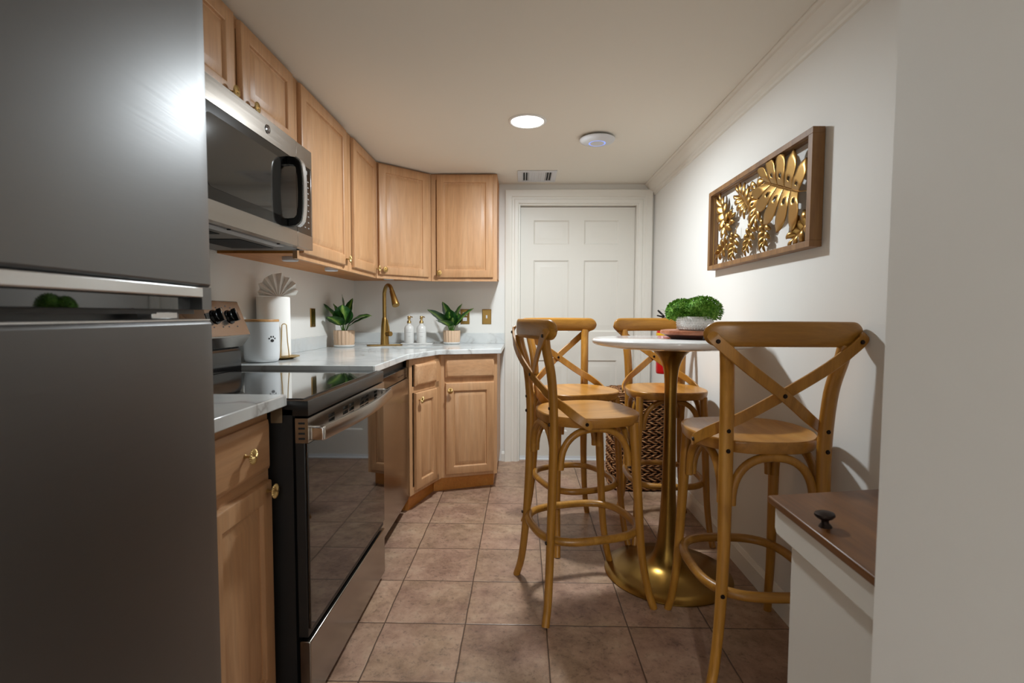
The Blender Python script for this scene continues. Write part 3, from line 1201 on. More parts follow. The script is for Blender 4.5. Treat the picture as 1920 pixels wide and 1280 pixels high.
# right-hand end cheek of the upper door beside the grip
bow_box(1.171, 1.2115, -.001, -.055, FY1 - .036, FY1 - .0015, 3).build('door_cheek', M['steel_dark'], ud, smooth=30)
bow_box(1.192, 1.2105, .002, -.012, FY0 + .002, FY1 - .037).build('lip', M['steel_light'], ud, bevel=.002)
bow_box(1.171, 1.192, -.022, -.05, FY0 + .002, FY1 - .037).build('grip_recess', M['glass_black'], ud)
bow_box(1.163, 1.1705, -.03, -.06, FY0 + .01, FY1 - .01).build('gasket', M['matte_black'], t, smooth=30)
bow_box(1.151, 1.1535, -.004, -.05, FY0 + .003, FY1 - .003).build('top_trim', M['steel_light'], ld)
MB().box(FXR - .04, .80, 1.155, FXR - .015, .86, 1.166).build('hinge', M['steel_light'], t, bevel=.001)
mb = MB()
for x in (-1.25, FXR - .1):
    for y in (FY0 + .06, FY1 - .06):
        MB().lathe([(.02, 0), (.02, .02), (.01, .022)], (x, y, 0), 16).build('foot', M['matte_black'], t)
mb.box(FXR - .12, FY0 + .02, .015, FXR - .06, FY1 - .02, .055)
mb.build('grille', M['matte_black'], t)
rebase(t)

# ------------------------------------------------------------------ bar table
TX, TY, TZ = .662, 2.25, 1.06
t = thing('pedestal_table', 'round white pub table on a brushed gold trumpet base', 'table', (TX, TY, 0))
prof = [(0, TZ - .040), (.20, TZ - .040), (.29, TZ - .036), (.335, TZ - .027), (.346, TZ - .021), (.350, TZ - .010), (.349, TZ - .004), (.343, TZ), (0, TZ)]
MB().lathe(prof, seg=96).build('tabletop', M['white_lacquer'], t, smooth=60)
prof = [(.278, 0), (.280, .004), (.277, .008), (.22, .014), (.16, .023), (.11, .037), (.078, .060), (.058, .10), (.045, .165), (.037, .26), (.0305, .40), (.028, .55), (.0265, .70), (.0265, .82), (.029, .89), (.037, .94), (.055, .98), (.078, 1.005), (.10, TZ - .037)]
pr2 = []
P = [Vector((a, b, 0)) for a, b in prof]
cc = cr([(a, b, 0) for a, b in prof[3:]], 4)
prof = prof[:3] + [(p.x, p.y) for p in cc]
MB().lathe(prof, seg=64).build('pedestal', M['pedestal_gold'], t, smooth=50)

# wooden board with pot on the table
BX, BY = .79, 2.275
t = thing('serving_board', 'round acacia wood board on feet in the middle of the white table', 'serving board', (BX, BY, TZ))
MB().lathe([(0, .019), (.158, .019), (.166, .022), (.168, .030), (.165, .037), (.15, .039), (0, .039)], seg=64).build('board', M['board'], t, smooth=50)
MB().lathe([(0, 0), (.118, 0), (.124, .003), (.156, .0188), (0, .0188)], seg=64).build('turntable_base', M['board_dark'], t, smooth=50)
for a in (-101, -95):
    a = radians(a)
    T = Matrix.Rotation(a, 4, 'Z')
    MB().rings([[(r_, -.003, z_), (r_, .003, z_), (r_ + .002, .003, z_ - .0008), (r_ + .002, -.003, z_ - .0008)] for r_, z_ in ((.1235, .003), (.1555, .0188))], T=T).build('inlay', M['ceramic'], t)

PX, PY = .748, 2.21
t = thing('potted_plant', 'bushy green faux plant in a white hobnail bowl on the wooden board', 'plant', (PX, PY, TZ + .039))
mb = MB()
mb.lathe([(0, 0), (.062, 0), (.070, .006), (.076, .03), (.077, .058), (.074, .06), (.070, .058), (.068, .02), (0, .015)], seg=40)
for i in range(5):
    for j in range(40):
        a = 2 * pi * (j + .5 * (i % 2)) / 40
        r = .0715 + .0011 * i
        mb.sphere((r * cos(a), r * sin(a), .008 + i * .0105), .0042, 6, 4)
mb.build('bowl', M['ceramic'], t, smooth=60)
random.seed(3)
mb = MB()
blobs = [((.025, -.01, .082), (.085, .075, .062)), ((-.045, .035, .078), (.065, .065, .055)), ((.0, .0, .06), (.078, .07, .035))]
for (c, rr) in blobs:
    mb.lathe([(.86 * sin(pi * i / 10), -.86 * cos(pi * i / 10)) for i in range(11)], (0, 0, 0), 20, Matrix.Translation(c) @ Matrix.Diagonal((rr[0], rr[1], rr[2], 1)))
    for k in range(2300):
        z = random.uniform(-.55, 1)
        a = random.uniform(0, 2 * pi)
        q = sqrt(max(0, 1 - z * z))
        nrm_ = Vector((q * cos(a), q * sin(a), z))
        p = Vector((c[0] + nrm_.x * rr[0], c[1] + nrm_.y * rr[1], c[2] + nrm_.z * rr[2])) - nrm_ * random.uniform(0, .008)
        if p.z < .052 and hypot(p.x, p.y) < .075:
            continue
        dr_ = (nrm_ + Vector((random.uniform(-1, 1), random.uniform(-1, 1), random.uniform(-1, 1))) * .7).normalized()
        s_ = dr_.orthogonal().normalized()
        s_ = (s_ * cos(a) + dr_.cross(s_) * sin(a)) * .0028
        ll = random.uniform(.007, .013)
        mb.add([p - s_ * .3, p + dr_ * ll * .5 - s_, p + dr_ * ll, p + dr_ * ll * .5 + s_], [(0, 1, 2, 3)])
mb.build('foliage', M['moss'], t, smooth=0)

# ------------------------------------------------------------------ bar stools
BOLT = [(.0068, 0), (.0068, .002), (.005, .0045), (0, .0047)]


def make_stool():
    t = thing('bar_stool', 'x', 'bar stool', (0, 0, 0), 0, 'cross-back wooden bar stools around the white table')
    SZ = .775
    # seat: rounded plan, wider in front, dished
    def plan(a):
        c_, s_ = cos(a), sin(a)
        n_ = 3.0
        r = 1 / ((abs(c_) ** n_ + abs(s_) ** n_) ** (1 / n_))
        x, y = .207 * r * c_, .197 * r * s_
        x *= 1 + .10 * (y / .197) if y < 0 else 1
        if y < 0:
            x *= 1 - .12 * (y / .197) ** 2
        return x, y + .008
    n = 64
    rs = []
    for f, z in ((0.02, SZ - .040), (.93, SZ - .040), (.965, SZ - .039), (.980, SZ - .034), (1.0, SZ - .008), (.998, SZ - .003), (.985, SZ), (.95, SZ - .0005), (.8, SZ - .006), (.5, SZ - .009), (.02, SZ - .010)):
        rs.append([(plan(2 * pi * i / n)[0] * f, plan(2 * pi * i / n)[1] * f, z) for i in range(n)])
    MB().rings(rs).build('seat', M['elm_seat'], t, smooth=50)
    # legs
    for s in (-1, 1):
        p = cr([(s * .200, -.228, 0.0), (s * .180, -.212, .08), (s * .163, -.200, .22), (s * .152, -.190, .42), (s * .150, -.184, .62), (s * .150, -.184, .78), (s * .156, -.196, .93), (s * .168, -.220, 1.03), (s * .174, -.228, 1.078)], 5)
        nn = len(p)
        ra = [.0155 + .0065 * min(1, max(0, q.z - .15) / .5) for q in p]
        rb = [.0155 + .0015 * min(1, q.z / .5) for q in p]
        lg = MB().tube(p, ra, 14, side=(1, 0, 0), ry=rb).build('leg', M['elm'], t, smooth=50)
        for (bx_, by_, bz_) in ((s * .150, -.2005, .750), (s * .150, -.2005, .812), (s * .160, -.213, .30)):
            T = Matrix.Translation((bx_, by_, bz_)) @ Matrix.Rotation(radians(90), 4, 'X')
            MB().lathe(BOLT, seg=12, T=T).build('bolt', M['bronze'], lg, smooth=40)
        p = cr([(s * .196, .228, 0.0), (s * .186, .205, .08), (s * .178, .180, .22), (s * .172, .165, .42), (s * .166, .152, .62), (s * .162, .145, SZ - .03)], 5)
        ra = [.0150 + .004 * min(1, max(0, q.z - .1) / .5) for q in p]
        MB().tube(p, ra, 14, side=(1, 0, 0)).build('leg', M['elm'], t, smooth=50)
    # foot ring
    pts = []
    for i in range(56):
        a = 2 * pi * i / 56
        c_, s_ = cos(a), sin(a)
        n_ = 3.0
        r = 1 / ((abs(c_) ** n_ + abs(s_) ** n_) ** (1 / n_))
        yy = .212 * r * s_
        pts.append((.188 * r * c_, yy - .002, .30))
    MB().tube(pts, .0158, 12, side=(0, 0, 1), closed=True).build('foot_ring', M['elm_x'], t, smooth=60)
    # arches below the seat, four sides
    def arch(P, Q):
        P, Q = Vector(P), Vector(Q)
        out = []
        for k in range(25):
            a = pi * k / 24
            f = .5 - .5 * cos(a) if False else None
            cx_ = -cos(a)
            cx_ = (abs(cx_) ** .85) * (1 if cx_ > 0 else -1)
            m_ = (P + Q) / 2 + (Q - P) / 2 * cx_
            m_.z = P.z + (SZ - .050 - P.z) * (sin(a) ** .8)
            out.append(m_)
        return MB().tube(out, .0135, 10, side=tuple((Q - P).normalized().cross(Vector((0, 0, 1)))))
    z0 = .575
    arch((-.126, -.176, z0), (.126, -.176, z0)).build('arch', M['elm'], t, smooth=60)
    arch((-.140, .140, z0), (.140, .140, z0)).build('arch', M['elm'], t, smooth=60)
    arch((-.150, -.155, z0), (-.158, .125, z0)).build('arch', M['elm'], t, smooth=60)
    arch((.150, -.155, z0), (.158, .125, z0)).build('arch', M['elm'], t, smooth=60)
    # top rail: wide curved crest
    rs = []
    for k in range(57):
        f = sin(pi / 2 * (-1 + k / 28))
        x = .236 * f
        y = -.252 + .046 * f * f
        e = max(0, 1 - ((abs(f) - .82) / .18) ** 2) ** .5 if abs(f) > .82 else 1.0
        hh = .038 * max(e, .12) + 0
        zc = 1.108 + .002 * (1 - f * f)
        th = .0135 * max(e, .3)
        nx = Vector((-.046 * 2 * f / .236, 1, 0)).normalized()
        ring = []
        for j in range(14):
            a = 2 * pi * j / 14
            ca, sa = cos(a), sin(a)
            u_ = th * (abs(ca) ** .6) * (1 if ca > 0 else -1)
            w_ = hh * (abs(sa) ** .7) * (1 if sa > 0 else -1)
            ring.append((x + nx.x * u_, y + nx.y * u_, zc + w_))
        rs.append(ring)
    MB().rings(rs).build('top_rail', M['elm_x'], t, smooth=50)
    # crossed bentwood straps
    for s in (-1, 1):
        o_ = .006 * s
        pts = cr([(s * .222, -.232, 1.112), (s * .208, -.246, 1.088), (s * .12, -.246 + o_, 1.012), (0, -.222 + o_, .925), (-s * .10, -.178 + o_ * .5, .850), (-s * .160, -.140, .810), (-s * .196, -.105, .778), (-s * .209, -.075, .757), (-s * .2095, -.055, .742)], 5)
        wd = []
        for q in pts:
            f = min(1, max(0, (q.z - .74) / .12))
            tan = Vector((s * .36, -.1, .30)).normalized()
            nrm_ = Vector((0, 1, 0)).lerp(Vector((s, 0, .0)), 1 - f).normalized()
            w_ = tan.cross(nrm_)
            if 1 - f > .5:
                w_ = Vector((0, -.5, .8)).cross(Vector((-s, 0, 0)))
            wd.append(tuple(w_))
        # width stays perpendicular to path within the local surface
        wd = []
        for i, q in enumerate(pts):
            tt = (pts[min(i + 1, len(pts) - 1)] - pts[max(i - 1, 0)]).normalized()
            f = min(1, max(0, (.86 - q.z) / .10))
            nrm_ = (Vector((0, -1, 0)) * (1 - f) + Vector((-s, 0, 0)) * f).normalized()
            if q.z > 1.05:
                nrm_ = Vector((s * .25, -1, 0)).normalized()
            wd.append(tuple(tt.cross(nrm_)))
        ww = [.034] * len(pts)
        ww[0] = ww[-1] = .016
        ww[1] = ww[-2] = .027
        ww[2] = ww[-3] = .032
        sp_ = MB().strip(pts, ww, .0085, wd).build('cross_strap', M['elm'], t, smooth=40)
        Ts = [Matrix.Translation((s * .208, -.2503, 1.088)) @ Matrix.Rotation(radians(90), 4, 'X'),
              Matrix.Translation((-s * .2135, -.075, .757)) @ Matrix.Rotation(radians(-s * 90), 4, 'Y')]
        if s > 0:
            Ts += [Matrix.Translation((0, -.2325, .925)) @ Matrix.Rotation(radians(90), 4, 'X'),
                   Matrix.Translation((0, -.2115, .925)) @ Matrix.Rotation(radians(-90), 4, 'X')]
        for T in Ts:
            MB().lathe(BOLT, seg=12, T=T).build('bolt', M['bronze'], sp_, smooth=40)
    return t


stool = make_stool()
spots = [(.780, 1.735, 0.0, 'honey wood cross-back bar stool nearest the camera, its back turned to us'),
         (.254, 2.085, -73.7, 'honey wood bar stool on the left of the table, seat turned right towards it'),
         (.278, 2.653, 180 + 20.2, 'honey wood bar stool in front of the white door, left of the woven basket'),
         (.765, 2.725, 180.0, 'honey wood bar stool in front of the woven basket, half hidden by the gold pedestal')]
for i, (x, y, a, lab) in enumerate(spots):
    s = stool if i == 0 else copy_tree(stool)
    s.location = (x, y, 0)
    s.rotation_euler = (0, 0, radians(a))
    s['label'] = lab

# ------------------------------------------------------------------ console at right
t = thing('storage_console', 'white cabinet with a brown wooden lid and dark knob at the right', 'cabinet', (.79, .96, 0))
TL = 4.6
Tc = Matrix.Translation((.568, 1.158, .75)) @ Matrix.Rotation(radians(-1.2), 4, 'Z')
rotl = Tc @ Matrix.Rotation(radians(-TL), 4, 'Y')
MB().box(0, -.395, -.018, .425, 0, 0, rotl).build('lid', M['walnut'], t, bevel=.004, seg=3)
Tk = rotl @ Matrix.Translation((.030, -.178, 0)) @ Matrix.Diagonal((1.12, 1.12, .95, 1))
MB().lathe([(.011, 0), (.009, .004), (.006, .008), (.006, .014), (.013, .019), (.0165, .024), (.0155, .028), (.009, .031), (0, .0315)], seg=24, T=Tk).build('knob', M['bronze'], t, smooth=50)
# side: upper rail standing proud of the body panel
mb = MB()
mb.prism([(-.395, -.020), (-.012, -.020), (-.012, -.070), (-.022, -.082), (-.395, -.082)], .012, .030, Tc @ Matrix(((0, 0, 1, 0), (1, 0, 0, 0), (0, 1, 0, 0), (0, 0, 0, 1))))
mb.build('upper_rail', M['cab_white'], t, bevel=.003)
mb = MB()
T = Tc
mb.box(.030, -.395, -.735, .40, -.055, -.03, T)
mb.build('body', M['cab_white'], t, bevel=.002)
for fx_ in (.05, .38):
    for fy in (-.37, -.08):
        MB().box(fx_ - .015, fy - .015, -.75, fx_ + .015, fy + .015, -.735, T).build('foot', M['cab_white'], t)
rebase(t)

# ------------------------------------------------------------------ wall art
t = thing('wall_art', 'brown wooden frame of gold metal monstera leaves on the right wall', 'wall art', (XR - .025, 2.22, 1.6))
ax, ay0, ay1, az0, az1, fwid = XR - .044, 1.748, 2.695, 1.399, 1.799, .027
mb = MB()
xb = XR - .002
mb.box(ax, ay0, az0, xb, ay1, az0 + fwid * .8)
mb.box(ax, ay0, az1 - fwid * .8, xb, ay1, az1)
mb.box(ax, ay0, az0 + fwid * .8, xb, ay0 + fwid, az1 - fwid * .8)
mb.box(ax, ay1 - fwid, az0 + fwid * .8, xb, ay1, az1 - fwid * .8)
mb.build('frame', M['frame_wood'], t, bevel=.001)
# gold wire rim inside the frame
mb = MB()
mb.tube([(ax + .02, ay0 + fwid, az0 + .022), (ax + .02, ay1 - fwid, az0 + .022), (ax + .02, ay1 - fwid, az1 - .022), (ax + .02, ay0 + fwid, az1 - .022)], .0018, 6, closed=True)
mb.build('wire_rim', M['gold'], t)


def monstera(base, tip, la, lb, x, nf, parent, tilt=0.0):
    """split leaf of one sheet of metal: long fingers leave the midrib on both sides and merge beside it.
    base/tip are (y, z); la/lb the finger lengths on the left and right of the rib"""
    b, e = Vector(base), Vector(tip)
    d_ = (e - b)
    Ln = d_.length
    d_.normalize()
    pr_ = Vector((-d_.y, d_.x))
    mb = MB()

    def place(q, h):
        xx = min(max(x - h + tilt * (q - b).length, ax + .002), XR - .005)
        return (xx, min(max(q.x, ay0 + fwid + .003), ay1 - fwid - .003), min(max(q.y, az0 + .025), az1 - .025))
    nc, nr = 8, 18
    for s_, ln in ((1, la), (-1, lb)):
        for k in range(nf):
            vs, fs = [], []
            for i in range(nr + 1):
                v = i / nr
                v0 = .40
                if v < v0:
                    g_ = 1.0
                else:
                    g_ = .90 * max(.03, cos(pi / 2 * ((v - v0) / (1 - v0)) ** 1.5)) ** .8
                for j in range(nc + 1):
                    ph = j / nc
                    t_ = (k + .5 + (ph - .5) * g_) / nf
                    th = radians(140 - 108 * t_) - radians(20) * v * v
                    L = ln * (.74 + .40 * sin(pi * (.12 + .80 * t_)))
                    q = b + d_ * Ln * (.02 + .93 * t_) + (d_ * cos(th) + pr_ * s_ * sin(th)) * L * v
                    h = .013 * sin(pi * min(1, v * .95)) + .0045 * (1 - (2 * ph - 1) ** 2) * min(1, v * 2.5)
                    vs.append(place(q, h))
            m_ = nc + 1
            for i in range(nr):
                for j in range(nc):
                    if la > .06 and i in (4, 5) and j in (3, 4) and k < nf - 1:
                        continue
                    fs.append((i * m_ + j, i * m_ + j + 1, (i + 1) * m_ + j + 1, (i + 1) * m_ + j))
            mb.add(vs, fs)
    rib = [place(b + d_ * Ln * (i / 12), .0012) for i in range(13)]
    mb.tube(rib, .0017, 6)
    st = b - d_ * .045 + pr_ * .01
    mb.tube([place(st, -.004), place(b, .008)], .0016, 6)
    o = mb.build('leaf', M['gold'], parent, smooth=50)
    sol = o.modifiers.new('thickness', 'SOLIDIFY')
    sol.thickness = .0010
    return o


leaves = [((1.845, 1.605), (2.120, 1.710), .125, .150, .985, 5, 0),
          ((1.800, 1.49), (1.90, 1.445), .055, .05, .995, 4, 0), ((2.09, 1.745), (2.01, 1.765), .025, .035, 1.000, 4, 0),
          ((2.185, 1.715), (2.195, 1.56), .075, .070, .994, 5, 0), ((2.270, 1.64), (2.375, 1.72), .070, .060, .992, 5, 0),
          ((2.225, 1.545), (2.285, 1.455), .042, .045, .996, 5, 0), ((2.105, 1.545), (2.115, 1.45), .050, .046, .995, 5, 0),
          ((2.51, 1.575), (2.590, 1.745), .060, .065, .994, 5, 0), ((2.52, 1.59), (2.44, 1.645), .050, .040, .998, 4, 0), ((2.49, 1.52), (2.61, 1.47), .045, .045, .996, 4, 0),
          ((2.40, 1.535), (2.43, 1.445), .050, .050, .994, 5, 0)]
for a_ in leaves:
    monstera(*a_[:6], t, a_[6])
rebase(t)

# ------------------------------------------------------------------ counter things
# canister
t = thing('canister', 'white canister with a wooden lid and a black paw print by the range', 'canister', (-1.213, 2.322, CT))
MB().lathe([(0, 0), (.057, 0), (.069, .005), (.0745, .018), (.0755, .04), (.0755, .186), (.073, .188), (.071, .186), (.070, .03), (0, .02)], seg=64).build('pot', M['white_matte'], t, smooth=45)
MB().lathe([(0, .1875), (.0755, .1875), (.0755, .196), (.074, .198), (0, .198)], seg=64).build('lid', M['lid'], t, smooth=45)
mb = MB()
ang0 = atan2(0 - 2.33, 0 + 1.20) + .62
for (da, dz, ra, rz_) in ((0, -.007, .0085, .0068), (-.0145, .003, .0034, .0042), (-.0058, .0105, .0034, .0046), (.0058, .0105, .0034, .0046), (.0145, .003, .0034, .0042)):
    a = ang0 + da / 0.0756
    T = Matrix.Translation((0.0756 * cos(a), 0.0756 * sin(a), .108 + dz)) @ Matrix.Rotation(a, 4, 'Z') @ Matrix.Rotation(radians(90), 4, 'Y')
    mb.lathe([(1, -.001), (1, .0005), (0, .0006)], (0, 0, 0), 20, T @ Matrix.Diagonal((rz_, ra, 1, 1)))
mb.build('paw_print', M['print'], t)

# paper towel roll on a gold stand
RX_, RY_ = -1.243, 2.500
t = thing('paper_towel_holder', 'gold holder with a scalloped base and tall wire loop beside the towel roll', 'paper towel holder', (RX_, RY_, CT))
mb = MB()
rs = []
for f, z in ((0.02, 0.0015), (.7, .0015), (1.0, .012), (1.0, .014), (.7, .0045), (.02, .0045)):
    rs.append([((0.098 * f * (1 + .09 * abs(cos(4 * a)) * f)) * cos(a) , (0.098 * f * (1 + .09 * abs(cos(4 * a)) * f)) * sin(a), z) for a in [2 * pi * i / 64 for i in range(64)]])
mb.rings(rs, T=Matrix.Translation((.022, -.012, 0)))
mb.build('base', M['brass'], t, smooth=50)
lx, ly = .076, -.050
mb = MB()
dd = Vector((.9, .44, 0)).normalized() * .018
c = Vector((lx, ly, 0))
pts = [c - dd * 1.15 + Vector((0, 0, .006)), c - dd * .75 + Vector((0, 0, .09)), c - dd * .6 + Vector((0, 0, .155))]
for k in range(1, 8):
    a = pi * k / 8
    pts.append(c - dd * .6 * cos(a) + Vector((0, 0, .165 + .010 * sin(a))))
pts += [c + dd * .6 + Vector((0, 0, .155)), c + dd * .75 + Vector((0, 0, .09)), c + dd * 1.15 + Vector((0, 0, .006))]
mb.tube(pts, .0024, 8)
mb.build('wire_loop', M['brass'], t, smooth=60)
t = thing('paper_towel_roll', 'white paper towel roll with a pleated paper fan on top', 'paper towel', (RX_, RY_, CT + .015))
MB().ring([(.02, 0), (.074, 0), (.077, .003), (.077, .289), (.075, .293), (.02, .293)], seg=64).build('roll', M['paper'], t, smooth=40)
mb = MB()
nf = 17
cen = Vector((.030, -.01, .289))
side = Vector((.88, .47, 0)).normalized()
fr = Vector((.47, -.88, 0)).normalized()
vs, fs = [], []
for i in range(nf):
    a = radians(8 + 168 * i / (nf - 1))
    rr = (.088 + .030 * sin(a) + random.uniform(-.006, .006)) * (1 if i % 2 else .93)
    off = (.010 if i % 2 else -.010)
    vs.append(cen + side * .012 * cos(a) + Vector((0, 0, .006)))
    vs.append(cen + side * rr * .5 * cos(a) + Vector((0, 0, .004 + rr * .5 * sin(a))) + fr * off * .6)
    vs.append(cen + side * rr * cos(a) + Vector((0, 0, .004 + rr * sin(a))) + fr * off * 1.6)
for i in range(nf - 1):
    for k in range(2):
        fs.append((i * 3 + k, i * 3 + k + 1, (i + 1) * 3 + k + 1, (i + 1) * 3 + k))
mb.add(vs, fs)
o = mb.build('pleated_fan', M['paper'], t, smooth=0)
sol = o.modifiers.new('thickness', 'SOLIDIFY')
sol.thickness = .0012


# potted dieffenbachias
def leaf_mesh(mb, base, direc, length, width, droop, roll=0.0, fold=.18):
    d0 = Vector(direc).normalized()
    z = Vector((0, 0, 1))
    sd = d0.cross(z)
    if sd.length < .05:
        sd = Vector((1, 0, 0))
    sd.normalize()
    sd = (sd * cos(roll) + d0.cross(sd) * sin(roll)).normalized()
    up_ = sd.cross(d0).normalized()
    nt_, nv = 14, 8
    vs, fs, uv = [], [], []
    p = Vector(base)
    dcur = d0.copy()
    spine = []
    for i in range(nt_ + 1):
        spine.append((p.copy(), dcur.copy()))
        dcur = (dcur - Vector((0, 0, 1)) * droop / nt_).normalized()
        p = p + dcur * length / nt_
    for i, (q, dq) in enumerate(spine):
        f = i / nt_
        w = width * 1.65 * (sin(pi * f ** .8) ** .7) * (1 - .12 * f)
        if f < .02 or f > .98:
            w = .0006
        upq = sd.cross(dq).normalized()
        for j in range(-nv // 2, nv // 2 + 1):
            v = j / (nv / 2)
            vs.append(q + sd * w * v * .5 + upq * (fold * w * .5 * abs(v) + .0015 * sin(f * 22 + v * 3)))
            uv.append((v, f))
    m_ = nv + 1
    for i in range(nt_):
        for j in range(nv):
            fs.append((i * m_ + j, i * m_ + j + 1, (i + 1) * m_ + j + 1, (i + 1) * m_ + j))
    mb.add(vs, fs, uv)


def dieff(name, label, loc, r, h, leaves_, group):
    t = thing(name, label, 'plant', loc, 0, group)
    n = 96
    rs = []
    for f, z, fl in ((.80, .010, 0), (.93, .011, .5), (.97, .03, 1), (1.0, h * .85, 1), (.985, h, 1), (.90, h, 0), (.88, h - .012, 0), (.02, h - .012, 0)):
        ring = []
        for i in range(n):
            a = 2 * pi * i / n
            rr = r * f * (1 + fl * .085 * (abs(sin(8 * a)) ** .6 - .6))
            ring.append((rr * cos(a), rr * sin(a), z))
        rs.append(ring)
    MB().rings(rs).build('pot', M['pot_beige'], t, smooth=50)
    MB().lathe([(0, 0), (r * .86, 0), (r * .98, .004), (r * 1.03, .014), (r * 1.0, .016), (r * .92, .010), (0, .008)], seg=48).build('saucer', M['ceramic'], t, smooth=50)
    MB().lathe([(0, h - .0125), (r * .86, h - .0125), (r * .86, h - .008), (0, h - .004)], seg=32).build('soil', M['soil'], t)
    for (dx, dy, sl, L, w, droop, roll) in leaves_:
        d0 = Vector((dx, dy, sl)).normalized()
        b0 = Vector((dx * .012, dy * .012, h - .008))
        e0 = b0 + (d0 + Vector((0, 0, .9))).normalized() * .045
        lm = MB()
        leaf_mesh(lm, e0, d0, L, w, droop, roll)
        lf = lm.build('leaf', M['leaf'], t, smooth=60)
        sm = MB().tube([b0, (b0 + e0) / 2 + d0 * .003, e0, e0 + d0 * L * .12], [.0035, .003, .0025, .0015], 8)
        sm.build('stalk', M['stem'], lf, smooth=60)
    return t


g = 'leafy plants in fluted beige pots by the sink'
dieff('potted_plant', 'leafy green plant in a fluted beige pot left of the gold faucet', (-1.215, 3.415, CT), .068, .113,
      [(-.75, -.2, 1.25, .205, .085, .45, .25), (-.10, .1, 1.6, .21, .075, .15, 1.0), (.12, -.50, 1.15, .155, .085, .25, .2), (.32, .0, 1.35, .19, .08, .35, .8), (-.28, -.45, 1.3, .16, .08, .25, -.3),
       (.85, -.1, .85, .19, .075, .9, .3), (.9, -.35, .42, .19, .06, .1, .4), (-.35, -.6, .6, .13, .08, .5, .2), (-.3, .35, .9, .14, .07, .5, .2)], g)
dieff('potted_plant', 'leafy green plant in a fluted beige pot right of the soap bottles', (-.535, 3.815, CT), .063, .103,
      [(-.85, -.30, .95, .20, .085, .35, .35), (-.42, -.1, 1.6, .19, .085, .35, .5), (.48, -.1, 1.5, .18, .075, .4, .6), (.85, -.2, 1.0, .20, .07, .3, .5), (-.1, -.3, 1.5, .13, .075, .3, .0),
       (-.4, -.8, .55, .15, .085, .5, .0), (.2, .5, .9, .13, .07, .5, .3), (.15, -.7, .9, .10, .06, .5, .2)], g)

# soap bottles on a tray
t = tag(MB().box(-.118, -.042, 0, .118, .042, .008).build('soap_tray', M['ceramic'], loc=(-.795, 3.80, CT), bevel=.004), 'slim white tray under the two soap bottles', 'tray')
t.rotation_euler = (0, 0, .0)


def bottle(x, y, lab):
    t = thing('soap_bottle', lab, 'soap bottle', (x, y, CT + .008), 0, 'white soap bottles on the tray')
    MB().lathe([(0, 0), (.033, 0), (.0365, .004), (.0365, .105), (.034, .120), (.026, .131), (.016, .137), (.014, .142), (.014, .148), (0, .148)], seg=40).build('bottle', M['ceramic'], t, smooth=45)
    a0 = atan2(-y, -x)
    mb = MB()
    for z, w_ in ((.097, .55), (.082, .72), (.078, .25), (.052, .3), (.047, .2)):
        ring = []
        for k in range(9):
            a = a0 - w_ / 1.0 + 2 * w_ * k / 8
            ring.append((.0367 * cos(a), .0367 * sin(a), z))
        vs = [(p[0], p[1], p[2]) for p in ring] + [(p[0], p[1], p[2] + .0012) for p in ring]
        mb.add(vs, [(k, k + 1, 10 + k, 9 + k) for k in range(8)])
    mb.build('label_lines', M['print_grey'], t)
    pm = MB().lathe([(.015, .148), (.0155, .162), (.013, .165), (.008, .170), (.0075, .176), (.012, .181), (.013, .186), (.010, .190), (.0125, .193), (.0125, .200), (.010, .203), (0, .203)], seg=24)
    pm.tube([(0, 0, .197), (.016, -.004, .197), (.028, -.007, .194)], [.005, .0042, .0035], 8)
    pm.build('pump', M['brass'], t, smooth=45)
    return t


bottle(-.856, 3.80, 'white soap bottle with a gold pump, the left one on the tray')
bottle(-.763, 3.80, 'white soap bottle with a gold pump, the right one on the tray')

# wall plates
def plate(name, lab, P, Q, u, z, w=.072, h=.117, kind='toggle'):
    T = frame_T(P, Q) @ Matrix.Translation((u, z, 0))
    c = T @ Vector((0, 0, 0))
    t = thing(name, lab, 'wall plate', tuple(c), 0, 'brass wall plates above the worktop')
    mb = MB()
    rect_panel(mb, -w / 2, w / 2, -h / 2, h / 2, [(0, 0), (0, .003), (.004, .006), (.006, .006)], T)
    pl_ = mb.build('cover', M['brass_dark'], t, smooth=30)
    mb = MB()
    if kind == 'toggle':
        mb.box(-.006, -.012, .0055, .006, .012, .0065, T)
        mb.box(-.004, -.002, .006, .004, .009, .014, T)
        mb.build('toggle', M['plastic'], t)
    elif kind == 'outlet':
        for dz in (-.020, .020):
            so = MB().box(-.016, dz - .0135, .0055, .016, dz + .0135, .0072, T).build('socket', M['plastic'], t, bevel=.003)
            for du in (-.006, .006):
                MB().box(du - .001, dz - .004, .0071, du + .001, dz + .004, .0076, T).build('slot', M['grill'], so)
    else:
        for dz in (-.045, .045):
            MB().lathe([(.003, 0), (.003, .001), (0, .001)], (0, 0, .006), 10, T @ Matrix.Translation((0, dz, 0))).build('screw', M['brass'], t)
    rebase(t)
    return t


plate('light_switch', 'brass light switch plate on the back wall next to the door casing', (XL, YB), (1, YB), -.281 - XL, 1.147, kind='toggle')
plate('wall_outlet', 'brass outlet plate on the back wall behind the right-hand plant', (XL, YB), (1, YB), -.452 - XL, 1.147, kind='outlet')
plate('blank_plate', 'plain brass plate on the left wall above the backsplash', (XL, 0), (XL, 4), 3.175, 1.140, kind='blank')

# ------------------------------------------------------------------ basket and extinguisher
BKX, BKY, BKH, BKW, BKD = .785, 3.455, .665, .190, .165
t = thing('woven_basket', 'tall brown woven seagrass basket with a lid, standing before the door corner', 'basket', (BKX, BKY, 0))


def rrect(w, d, n=96, p=4.5):
    out = []
    for i in range(n):
        a = 2 * pi * i / n
        c_, s_ = cos(a), sin(a)
        r = 1 / ((abs(c_) ** p + abs(s_) ** p) ** (1 / p))
        out.append((w * r * c_, d * r * s_))
    return out


